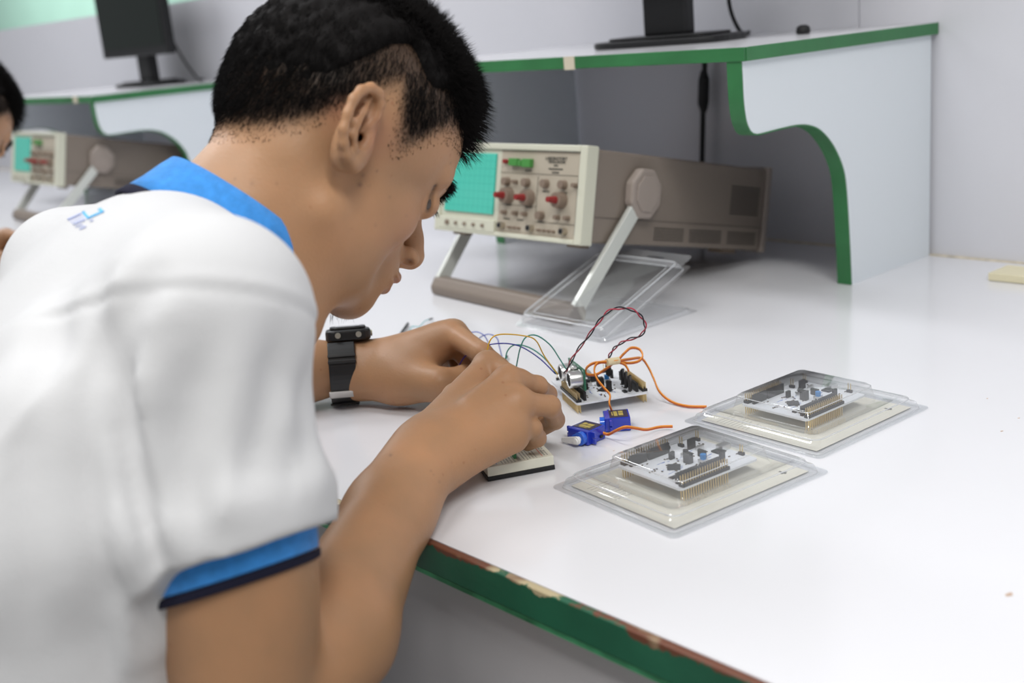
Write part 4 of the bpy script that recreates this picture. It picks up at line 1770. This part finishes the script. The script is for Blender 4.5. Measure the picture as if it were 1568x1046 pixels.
def circuit_board(M, base, label, group='development boards', full=True, jumpers=True):
    """local x = long side 0..82, local y = short side 0..70 (mm)"""
    t = thing('circuit_board', base, label, 'circuit board', group)
    mm = .001
    zb, zt = .0098, .0114
    out = [(0, 0), (82.5, 0), (82.5, 20), (82.5, 70), (0, 70)]
    out = rrect(0, 0, .0825, .070, .003, 3)
    MB().prism(out, lambda a, b, d: (a, b, d), zb, zt, M).build('pcb', PCBW, t)

    def header(x0, x1, y0, rows=2, up=.0085, pins_up=0., down=True):
        h = MB().box((x0 * mm, (y0 - 1.27 * rows) * mm, zt), (x1 * mm, (y0 + 1.27 * rows) * mm, zt + up), M).build('pin_header', HDR, t, bevel=.0002, seg=1)
        p = MB()
        n = int((x1 - x0) / 2.54)
        for i in range(n):
            for r in range(rows):
                cx, cy = x0 + 1.27 + i * 2.54, y0 + (r - (rows - 1) / 2) * 2.54
                p.box(((cx - .32) * mm, (cy - .32) * mm, .0008 if down else zb), ((cx + .32) * mm, (cy + .32) * mm, zt + up + pins_up), M)
        tag(p.build('pins', GOLD, h), None, None, None, 'stuff')
        return h
    # long outer double rows and shorter inner sockets on both long sides
    header(3, 52, 2.8, 2, .0026, .0060)
    header(3, 52, 67.2, 2, .0026, .0060)
    header(5, 27, 9.5, 1, .0085, 0, False)
    header(29, 50, 9.5, 1, .0085, 0, False)
    header(5, 22, 60.5, 1, .0085, 0, False)
    header(24, 46, 60.5, 1, .0085, 0, False)
    R45 = M @ Matrix.Translation((.026, .034, 0)) @ Matrix.Rotation(math.radians(45), 4, 'Z')
    MB().box((-.005, -.005, zt), (.005, .005, zt + .0014), R45).build('processor', CHIP, t, bevel=.0003)
    MB().box((.008, .018, zt), (.0145, .0215, zt + .0012), M).build('small_chip', CHIP, t)
    MB().box((.068, .028, zt), (.076, .036, zt + .0014), M).build('small_chip', CHIP, t)
    MB().cyl((.0475, .024, zt), (.0475, .024, zt + .0018), .0032, n=16, M=M).build('button_base', CHIP, t)
    b = MB().box((.0445, .021, zt), (.0505, .027, zt + .0036), M).build('push_button', SILV, t, bevel=.0004)
    MB().cyl((.0475, .024, zt + .0036), (.0475, .024, zt + .0075), .0024, n=16, M=M).build('button_cap', BLUEB, b, smooth=True, angle=40)
    b = MB().box((.0445, .040, zt), (.0505, .046, zt + .0036), M).build('push_button', SILV, t, bevel=.0004)
    MB().cyl((.0475, .043, zt + .0036), (.0475, .043, zt + .0062), .0022, n=16, M=M).build('button_cap', CHIP, b, smooth=True, angle=40)
    for (x, y, w, d, h_) in ((38, 30, 5, 6.5, .0085), (55, 30, 2.5, 8, .006), (56.5, 14, 5, 2.5, .0085), (60, 52, 7.5, 2.5, .0085), (35, 47, 5, 2.5, .0062)):
        j = MB().box((x * mm, y * mm, zt), ((x + w) * mm, (y + d) * mm, zt + h_), M).build('jumper', HDR, t, bevel=.0003, seg=1)
    u = MB().box((.0745, .030, zt), (.0845, .0375, zt + .0042), M).build('usb_socket', SILV, t, bevel=.0006)
    MB().lathe([(.0018, 0), (.0022, .0004), (.0022, .0032), (.0018, .0036)], M @ Matrix.Translation((.066, .046, zt)) @ Matrix.Scale(1.8, 4, (1, 0, 0)), 16).build('crystal', SILV, t, smooth=True, angle=40)
    for (x, y) in ((60, 60), (78, 12), (78, 60)):
        s_ = MB().box((x * mm, y * mm, zt), ((x + 2.54) * mm, (y + 5) * mm, zt + .0024), M).build('pin_base', HDR, t)
        p = MB()
        for k in range(2):
            p.box(((x + .95) * mm, (y + 1 + 2.5 * k) * mm, zt), ((x + 1.6) * mm, (y + 1.6 + 2.5 * k) * mm, zt + .0085), M)
        tag(p.build('pins', GOLD, s_), None, None, None, 'stuff')
    tiny = MB()
    rr = random.Random(3)
    for k in range(46):
        x, y = rr.uniform(5, 78), rr.uniform(14, 56)
        a = rr.choice(((.0016, .0008), (.0008, .0016), (.0012, .0012)))
        tiny.box((x * mm, y * mm, zt), (x * mm + a[0], y * mm + a[1], zt + .0007), M)
    tag(tiny.build('surface_parts', mat('tiny_parts', (.10, .075, .05), .5), t), None, None, None, 'stuff')
    ink = MB()
    for k in range(20):
        x, y = rr.uniform(8, 70), rr.uniform(14, 56)
        ink.box((x * mm, y * mm, zt), (x * mm + rr.uniform(.002, .006), y * mm + .0006, zt + .0001), M)
    tag(ink.build('silkscreen', mat('blue_silkscreen', (.12, .2, .5), .6), t), None, None, None, 'stuff')
    return t


def line3(a, b, c):
    pass


# the board on the desk: long side runs away to the left
F0 = at(884, 619, .0114)
bdir = (at(838, 578, .0114) - F0)[:2]
bdir = bdir / np.linalg.norm(bdir)
# local x along bdir would put y to its left (towards the camera), so start at the other corner
adir = np.array([bdir[1], -bdir[0]])
adir = adir if adir @ (at(987, 603, .0114) - F0)[:2] > 0 else -adir
o0 = F0[:2] + adir * .070
M0 = frame((o0[0], o0[1], 0), bdir)
ctr = M0 @ Vector((.041, .035, 0))
circuit_board(M0, ctr, 'bare white circuit board on the desk carrying the silver ultrasonic sensor and wires')


# ultrasonic sensor standing on the front-left long side, looking left
def P0(along, inn, z):
    q = F0[:2] + bdir * along + adir * inn
    return np.array([q[0], q[1], z])


sc_ = P0(.026, .010, .0)
ST = frame((sc_[0], sc_[1], 0), bdir)            # local x along the board edge
yl = np.array([ST[0][1], ST[1][1]])
sgn = 1 if yl @ (-adir) > 0 else -1              # which local y faces away from the board
sen = thing('ultrasonic_sensor', (sc_[0], sc_[1], .020), 'ultrasonic sensor with two silver cylinders on the wired circuit board', 'sensor')
MB().box((-.0225, -.0008 * 1, .0215), (.0225, .0008, .0415), ST).build('pcb', PCBG, sen)
for sx in (-.013, .013):
    LM = ST @ Matrix.Translation((sx, .0008 * sgn, .0312)) @ Matrix.Rotation(-math.pi / 2 * sgn, 4, 'X')
    can = MB().lathe([(.0078, 0), (.0083, .0004), (.0083, .0008), (.0079, .0012), (.0079, .0112), (.0076, .0120), (.0064, .0120), (.0062, .0112)], LM, 36).build('transducer', SILV, sen, smooth=True, angle=35)
    MB().cyl((0, 0, .0113), (0, 0, .01135), .0063, n=30, M=LM).build('mesh_grille', mat('grille_black', (.006, .006, .006), .7), can)
cr = MB().lathe([(.0016, 0), (.002, .0004), (.002, .003), (.0017, .0034)], ST @ Matrix.Translation((0, .0008 * sgn, .0382)) @ Matrix.Rotation(-math.pi / 2 * sgn, 4, 'X') @ Matrix.Scale(2.2, 4, (1, 0, 0)), 18)
cr.build('crystal', SILV, sen, smooth=True, angle=35)
pn = MB()
for k in range(4):
    x = -.0038 + k * .00254
    pn.tube([ST @ Vector((x, 0, .026)), ST @ Vector((x, 0, .0200))], .0003, 5)
pn.build('pins', GOLD, sen)
bc = MB()
for k, (x, z, w, h_) in enumerate(((-.014, .026, .006, .004), (.0, .030, .008, .004), (.013, .027, .006, .004), (-.004, .0365, .005, .003))):
    bc.box((x - w / 2, -.0022 * sgn if sgn > 0 else .0008, z - h_ / 2), (x + w / 2, -.0008 * sgn if sgn > 0 else .0022, z + h_ / 2), ST)
bc.build('sensor_chips', CHIP, sen)

# ------------------------------------------------------------------ breadboard
b1, b2 = at(748, 738, 0), at(850, 719, 0)
bd = (b2 - b1)[:2] / np.linalg.norm((b2 - b1)[:2])
BM = frame((b1[0], b1[1], 0), bd)
bb = thing('breadboard', BM @ Vector((.0275, .041, 0)), 'small cream breadboard with black backing under the right hand', 'breadboard')
IV = mat('ivory_plastic', (.72, .71, .60), .45)
body_b = MB().box((0, 0, .0040), (.0555, .083, .0122), BM).build('plastic_body', IV, bb, bevel=.0006)
MB().box((-.0006, -.0004, .0003), (.0559, .0834, .0040), BM).build('backing_pad', BLACKM, bb, bevel=.0005)
MB().box((.0262, .002, .01215), (.0292, .081, .01232), BM).build('centre_groove', mat('groove_shade', (.45, .44, .38), .6), bb)  # flat strip; the groove's shade is put into its darker colour
hl_ = MB()
for i in range(30):
    y = .005 + i * .00254
    for c in range(5):
        for x in (.0135 + c * .00254, .0318 + c * .00254):
            hl_.box((x - .0005, y - .0005, .0122), (x + .0005, y + .0005, .01228), BM)
    if i % 6 != 5:
        for x in (.0038, .0063, .0492, .0517):
            hl_.box((x - .0005, y - .0005, .0122), (x + .0005, y + .0005, .01228), BM)
tag(hl_.build('holes', mat('hole_dark', (.12, .12, .11), .7), bb), None, None, None, 'stuff')
MB().box((.0468, .003, .0122), (.0473, .080, .01227), BM).build('red_line', mat('red_print', (.62, .10, .06), .6), bb)
MB().box((.0085, .003, .0122), (.0090, .080, .01227), BM).build('blue_line', mat('blue_print', (.1, .15, .5), .6), bb)
for k, lab in enumerate('abcde'):
    text(lab, .0024, BM @ Matrix.Translation((.0135 + k * .00254, .0026, .01222)), INK, bb, depth=.00003)
for k, lab in enumerate('fghij'):
    text(lab, .0024, BM @ Matrix.Translation((.0318 + k * .00254, .0026, .01222)), INK, bb, depth=.00003)
MB().box((.0245, .008, .0122), (.0268, .014, .0165), BM).build('green_chip', mat('chip_green', (.05, .25, .10), .5), bb)

# ------------------------------------------------------------------ servos
SB = mat('servo_blue', (.012, .035, .42), .18, coat=.5)
SB2 = mat('servo_blue_light', (.02, .12, .62), .2, coat=.5)
GLD = mat('servo_label_gold', (.42, .33, .08), .4)
HORN = mat('white_nylon', (.80, .80, .80), .4)


def servo(px, py, rot, label, horn):
    c = at(px, py, .006)
    M = Matrix.Translation((c[0], c[1], 0)) @ Matrix.Rotation(rot, 4, 'Z')   # shaft along local -y
    t = thing('servo_motor', (c[0], c[1], 0), label, 'servo motor', 'small blue servo motors')
    MB().box((-.0114, -.0110, .0006), (.0114, .0115, .0128), M).build('case', SB, t, bevel=.0007)
    MB().box((-.0106, .0020, .0003), (.0106, .0110, .0006), M).build('lower_cover', SB2, t)
    for sx in (-1, 1):
        w = MB()
        w.prism([(sx * .0110, .0014), (sx * .0162, .0014), (sx * .0162, .0060), (sx * .0140, .0062), (sx * .0140, .0072), (sx * .0162, .0074), (sx * .0162, .0120), (sx * .0110, .0120)],
                lambda a, b, d: (a, d, b), -.0072, -.0048, M)
        w.build('mounting_tab', SB, t, bevel=.0003, seg=1)
    g = MB().cyl((.0052, -.0110, .0067), (.0052, -.0150, .0067), .0058, n=28, M=M).build('gear_tower', SB2, t, smooth=True, angle=35)
    MB().cyl((-.0010, -.0110, .0067), (-.0010, -.0150, .0067), .0026, n=20, M=M).build('gear_bump', SB2, t, smooth=True, angle=35)
    MB().cyl((.0052, -.0150, .0067), (.0052, -.0172, .0067), .0024, n=16, M=M).build('shaft', HORN, g, smooth=True, angle=35)
    st = MB().box((-.0098, -.0062, .0128), (.0098, .0100, .0130), M).build('label_sticker', mat('servo_label_dark', (.035, .03, .06), .3), t)
    mk = MB()
    for (x0, x1, y0, y1) in ((-.0066, -.0022, .0020, .0062), (-.0012, .0052, .0020, .0060), (-.0064, .0058, -.0022, .0010), (-.0050, .0040, -.0040, -.0030)):
        mk.box((x0, y0, .0130), (x1, y1, .01308), M)
    mk.build('label_print', GLD, st)
    MB().box((.0090, .0040, .0030), (.0130, .0075, .0052), M).build('cable_exit', HDR, t, bevel=.0003)
    if horn:
        pts = []
        for k in range(13):
            a = math.radians(-90 + 180 * k / 12)
            pts.append((.0036 * math.cos(a), .0036 * math.sin(a)))
        for k in range(9):
            a = math.radians(90 + 180 * k / 8)
            pts.append((-.0155 + .0021 * math.cos(a), .0021 * math.sin(a)))
        HMx = M @ Matrix.Translation((.0052, -.0178, .0062)) @ Matrix.Rotation(math.radians(-8), 4, 'Y')
        hn = MB().prism(pts, lambda a, b, d: (a, d, b), -.0012, .0012, HMx).build('servo_horn', HORN, t, bevel=.0003)
        MB().cyl((0, -.0012, 0), (0, -.0026, 0), .0024, n=18, M=HMx).build('horn_hub', HORN, hn, smooth=True, angle=35)
    return M


SM1 = servo(898, 664, math.radians(2), 'blue servo motor with a white horn, nearer the breadboard', True)
SM2 = servo(944, 645, math.radians(-42), 'blue servo motor without a horn, close to the bare circuit board', False)


# ------------------------------------------------------------------ wires
def wire_mat(n, c):
    return mat(n, c, .38)


WY, WG, WB, WLB = wire_mat('yellow_wire', (.72, .42, .02)), wire_mat('green_wire', (.02, .24, .18)), wire_mat('blue_wire', (.03, .03, .30)), wire_mat('light_blue_wire', (.12, .15, .48))
WR, WK, WO, WBR = wire_mat('red_wire', (.42, .03, .06)), wire_mat('black_wire', (.015, .012, .02)), wire_mat('orange_wire', (.78, .28, .03)), wire_mat('brown_wire', (.50, .10, .02))


def pxs(L):
    return [at(*p) for p in L]


def jumper(L, m, label, group, ends=(True, True), r=.00062):
    P = spline(pxs(L), 10)
    b = P[0]
    t = thing('jumper_wire', b, label, 'wire', group)
    MB().tube(P, r, 8).build('insulation', m, t, smooth=True)
    for k, (a, c) in enumerate(((P[0], P[2]), (P[-1], P[-3]))):
        if ends[k]:
            d = (a - c).normalized()
            MB().cyl(a - d * .002, a + d * .007, .0011, n=4).build('connector_housing', HDR, t)
    return t


G1 = 'jumper wires from the hands to the sensor'
se = [at(853, 573, .031), at(856, 574, .031), at(860, 573, .031), at(865, 569, .033)]
jumper([(742, 560, .066), (745, 541, .078), (752, 519, .090), (768, 512, .092), (800, 514, .086), (820, 521, .078), (834, 546, .058), (854, 573, .037)], WY, 'yellow jumper wire arching from the hands to the sensor', G1, (False, False))
jumper([(786, 590, .022), (791, 560, .045), (797, 532, .066), (806, 516, .076), (822, 514, .076), (842, 528, .064), (856, 548, .050), (867, 566, .039)], WG, 'green jumper wire with the highest arch beside the yellow one', G1, (False, False))
jumper([(775, 575, .026), (774, 552, .044), (778, 536, .054), (790, 528, .060), (812, 533, .056), (834, 549, .048), (853, 573, .037)], WG, 'lower green jumper wire curving over the blue one to the sensor', G1, (False, False))
jumper([(700, 566, .035), (712, 546, .050), (735, 532, .064), (765, 526, .068), (795, 530, .062), (825, 548, .050), (851, 573, .036)], WB, 'dark blue jumper wire arching low across both hands to the sensor', G1, (False, False))
G2 = 'loose jumper wires behind the hands'
jumper([(712, 512, .030), (722, 509, .036), (733, 509, .038), (743, 516, .034), (750, 532, .022), (752, 548, .010)], WLB, 'pale blue wire looping just behind the left hand, left loop', G2, (False, False))
jumper([(728, 524, .026), (738, 515, .034), (750, 512, .038), (761, 518, .034), (765, 532, .024), (769, 548, .010)], WLB, 'pale blue wire looping just behind the left hand, right loop', G2, (False, False))
jumper([(776, 547, .003), (771, 556, .006), (768, 566, .004)], WG, 'short green wire with black tip behind the fingers', G2, (True, False), .0008)
jumper([(627, 506, .002), (632, 500, .004), (642, 500, .003), (650, 492, .004), (658, 489, .003)], wire_mat('cyan_wire', (.15, .42, .45)), 'pale cyan jumper wire with two black plugs under the chin', G2, (False, True))
q = at(613, 512, .003), at(625, 495, .003)
o = thing('jumper_wire', q[0], 'blue wire with a slanted black plug beside the watch', 'wire', G2)
MB().cyl(q[0], q[1], .0016, n=4).build('connector_housing', HDR, o)
MB().tube(spline([at(613, 512, .003), at(611, 522, .002), at(614, 540, .001)], 6), .0006, 6).build('insulation', WLB, o, smooth=True)
jumper([(578, 603, .0015), (588, 611, .0008), (600, 614, .0008), (612, 610, .001), (622, 600, .002)], WB, 'dark blue wire end lying under the left forearm', G2, (False, False))

# twisted red and black pair
path = spline(pxs([(865, 572, .034), (880, 543, .056), (900, 516, .078), (919, 490, .096), (937, 474, .104), (963, 473, .104), (981, 484, .096), (988, 500, .086), (980, 514, .074), (957, 522, .064), (941, 533, .053), (932, 548, .042), (931, 560, .034)]), 22)
tw = thing('twisted_wire_pair', path[-1], 'twisted red and black wire pair looping high over the board', 'wire')
u = None
A1, A2 = [], []
for i, p in enumerate(path):
    t_ = (path[min(i + 1, len(path) - 1)] - path[max(i - 1, 0)]).normalized()
    u = t_.orthogonal().normalized() if u is None else (u - t_ * u.dot(t_)).normalized()
    w = t_.cross(u)
    ph = i * .19
    d = u * math.cos(ph) + w * math.sin(ph)
    A1.append(p + d * .0010)
    A2.append(p - d * .0010)
MB().tube(A1, .00066, 7).build('red_wire', WR, tw, smooth=True)
MB().tube(A2, .00066, 7).build('black_wire', WK, tw, smooth=True)
e = at(931, 556, .036)
MB().box((-.0026, -.0013, -.012), (.0026, .0013, .002), Matrix.Translation(e)).build('connector_housing', HDR, tw, bevel=.0002)
MB().box((-.0026, -.0013, -.010), (.0026, .0013, .0), Matrix.Translation(at(932, 583, .022))).build('connector_housing', HDR, tw, bevel=.0002)
MB().tube([at(931, 560, .026), at(932, 575, .024)], .0012, 8).build('sleeve', HDR, tw, smooth=True)


def ribbon(L, label, m_list=(WO, WBR), off=.0008, r=.00075):
    P = spline(pxs(L), 10)
    t = thing('servo_cable', P[0], label, 'cable', 'servo cables')
    n = len(m_list)
    for k, m in enumerate(m_list):
        Q = [p + Vector((0, 0, (k - (n - 1) / 2) * off * -1.6)) for p in P]
        MB().tube(Q, r, 8).build(['orange_strand', 'brown_strand', 'red_strand'][k], m, t, smooth=True)
    return t


ribbon([(938, 632, .010), (933, 618, .020), (934, 605, .022), (925, 594, .026), (914, 580, .033), (910, 566, .040), (916, 556, .044), (938, 553, .044), (962, 556, .040), (978, 553, .040), (984, 545, .044), (979, 535, .048), (966, 533, .050), (955, 542, .048), (948, 549, .045), (938, 553, .044)],
       'orange and brown servo cable of the servo beside the board, coiled in loops over it')
ribbon([(1082, 623, .0016), (1052, 622, .0020), (1028, 615, .003), (1010, 600, .010), (1001, 580, .018), (993, 563, .026), (982, 549, .036), (964, 550, .042), (938, 554, .045), (910, 556, .044), (898, 564, .040), (899, 573, .034), (914, 573, .032), (932, 562, .036), (942, 555, .042), (956, 558, .040), (963, 568, .034)],
       'orange servo cable running right from the loops to the far clear pack')
ribbon([(923, 663, .006), (932, 665, .005), (944, 659, .012), (958, 654, .016), (975, 656, .012), (990, 658, .007), (1010, 654, .004), (1030, 653, .004)],
       'orange servo cable from the horned servo lying across to the clear packs')
tag(MB().tube([at(929, 555, .045), at(947, 552, .044)], .0034, 12).build('cable_tie', mat('cream_tape_tie', (.72, .60, .38), .6), smooth=True, angle=40), 'cream band tying the orange cable loops together', 'cable tie')
# the three black plugs on the right-hand header
for k, (a, b) in enumerate(((953, 570), (958, 575), (964, 580))):
    q = at(a, b, .026)
    x_ = MB().box((-.0012, -.0026, -.012), (.0012, .0026, .003), Matrix.Translation(q) @ Matrix.Rotation(math.radians(25), 4, 'Z'))
    tag(x_.build('wire_plug', HDR, bevel=.0002), 'black plug standing on the right pin header of the bare board', 'plug', 'black plugs on the bare board')

# ------------------------------------------------------------------ clear packs
CLEAR = clear_plastic('clear_blister', .10)
CLEAR2 = clear_plastic('clear_blister_lid', .09)
CARD = mat('insert_card', (.68, .66, .58), .6)


def loft(loops, m, name, parent, hole=None):
    n = len(loops[0])
    mb = MB()
    vs = [v for L in loops for v in L]
    fs = []
    for k in range(len(loops) - 1):
        for i in range(n):
            fs.append((k * n + i, k * n + (i + 1) % n, (k + 1) * n + (i + 1) % n, (k + 1) * n + i))
    fs.append(tuple(range((len(loops) - 1) * n, len(loops) * n)))
    mb.add(vs, fs)
    return mb.build(name, m, parent, smooth=True, angle=50)


RIMP = clear_plastic('rim_highlight_plastic', .40, (.98, .98, .98))  # whiter beads along thick plastic edges, standing in for lamp highlights


def rim(loop, r, name, parent):
    P = list(loop) + [loop[0], loop[1]]
    return MB().tube(P, r, 6).build(name, RIMP, parent, smooth=True)


def rr3(M, x0, y0, x1, y1, r, z):
    return [M @ Vector((a, b, z)) for a, b in rrect(x0, y0, x1, y1, r, 4)]


def pack(M, W, L, label, board_label, bm):
    c = M @ Vector((W / 2, L / 2, 0))
    t = thing('blister_pack', c, label, 'plastic pack', 'closed clear packs with boards')
    lp = []
    for ins, z, r in ((0, .0012, .006), (.0055, .0012, .006), (.0068, .0062, .007), (.0100, .0072, .007), (.0112, .0098, .008), (.0130, .0110, .008), (.0185, .0110, .008), (.0200, .0096, .008)):
        lp.append(rr3(M, ins, ins, W - ins, L - ins, r, z))
    bx0, by0, bx1, by1 = bm
    for g, z, r in ((-.0030, .0092, .006), (-.0018, .0110, .005), (.0004, .0205, .005), (.0024, .0225, .005)):
        lp.append(rr3(M, bx0 + g, by0 + g, bx1 - g, by1 - g, r, z))
    lid = loft(lp, CLEAR, 'clear_lid', t)
    rim(lp[4], .0006, 'rim_highlight', lid)
    rim(lp[1], .0004, 'rim_highlight', lid)
    rim(lp[10], .0005, 'rim_highlight', lid)
    lo = []
    for ins, z, r in ((0, .0006, .006), (.0060, .0006, .006), (.0075, .0003, .006)):
        lo.append(rr3(M, ins, ins, W - ins, L - ins, r, z))
    loft(lo, CLEAR, 'clear_base', t)
    cd = MB().box((.012, .012, .0010), (W - .012, L - .012, .0014), M).build('insert_card', CARD, t)
    ln = MB()
    rr_ = random.Random(2)
    for k in range(9):
        ln.box((.026 + k * .0040, .016, .0014), (.0266 + k * .0040, .016 + rr_.uniform(.012, .021), .00145), M)
    ln.build('printed_lines', mat('grey_print', (.30, .29, .27), .7), cd)
    lg = MB()
    lg.box((W - .028, L - .028, .0014), (W - .021, L - .026, .00146), M)
    lg.box((W - .0245, L - .030, .0014), (W - .0225, L - .024, .00146), M)
    lg.build('printed_logo', INK, cd)
    return t


def pack_at(cx, cy, deg, W, L, label, blabel):
    M = Matrix.Translation((cx, cy, 0)) @ Matrix.Rotation(math.radians(deg), 4, 'Z') @ Matrix.Translation((-W / 2, -L / 2, 0))
    bx0, by0 = W / 2 - .035 - .004, L / 2 - .0425 + .004
    bm = (bx0 - .004, by0 - .004, bx0 + .074, by0 + .0885)
    pack(M, W, L, label, blabel, bm)
    # the board: its long side along the pack's length
    MBd = M @ Matrix.Translation((bx0 + .070, by0, .0016)) @ Matrix.Rotation(math.pi / 2, 4, 'Z')
    circuit_board(MBd, M @ Vector((W / 2, L / 2, .0014)), blabel)


pack_at(-.5480, .6410, -6, .138, .165, 'closed clear plastic pack nearest the camera, holding a circuit board', 'white circuit board sealed inside the clear pack nearest the camera')
pack_at(-.5600, .8130, -3, .146, .156, 'closed clear plastic pack further back, behind the other closed one', 'white circuit board sealed inside the clear pack further back')

# open clamshell lying with its lid raised
cs = thing('open_clamshell', (-.945, .97, 0), 'empty clear plastic clamshell standing open in front of the oscilloscope', 'plastic pack')
x0, x1, y0 = -1.0195, -.8700, .8865
W_, L_ = x1 - x0, .165
MBs = Matrix.Translation((x0, y0, 0))
lp = []
for ins, z, r in ((0, .0008, .006), (.0055, .0008, .006), (.0070, .0045, .006), (.0100, .0050, .006), (.0110, .0010, .006)):
    lp.append(rr3(MBs, ins, ins, W_ - ins, L_ - ins, r, z))
loft(lp, CLEAR2, 'base_tray', cs)
ML = MBs @ Matrix.Rotation(math.radians(19.5), 4, 'X')
lp = []
for ins, z, r in ((0, .002, .006), (.0060, .002, .006), (.0075, .0100, .007), (.0105, .0125, .007), (.0165, .0130, .008), (.0190, .0110, .006)):
    lp.append(rr3(ML, ins, ins, W_ - ins, L_ - ins, r, z))
ll = loft(lp, CLEAR2, 'lid', cs)
rim(lp[3], .0011, 'rim_highlight', ll)
rim(lp[1], .0006, 'rim_highlight', ll)
rim(lp[5], .0006, 'rim_highlight', ll)
# hanging tab with its slot
tab = MB()
oy = L_
outer = rrect(W_ / 2 - .045, oy - .004, W_ / 2 + .060, oy + .022, .006, 4)
cxs, cys = W_ / 2 + .010, oy + .010
inner = []
for a, b in outer:
    q = math.atan2((b - cys) * 3, a - cxs)
    inner.append((cxs + .014 * math.cos(q), cys + .0028 * math.sin(q)))
n_ = len(outer)
vs = [ML @ Vector((a, b, .002)) for a, b in outer] + [ML @ Vector((a, b, .002)) for a, b in inner]
tab.add(vs, [(i, (i + 1) % n_, n_ + (i + 1) % n_, n_ + i) for i in range(n_)])
tb = tab.build('hanging_tab', CLEAR, cs)
so = tb.modifiers.new('s', 'SOLIDIFY')
so.thickness = .0006
# ------------------------------------------------------------------ raise everything so that the floor lies at height 0
for o in list(S.objects):
    if o.parent is None:
        o.location.z += LIFT
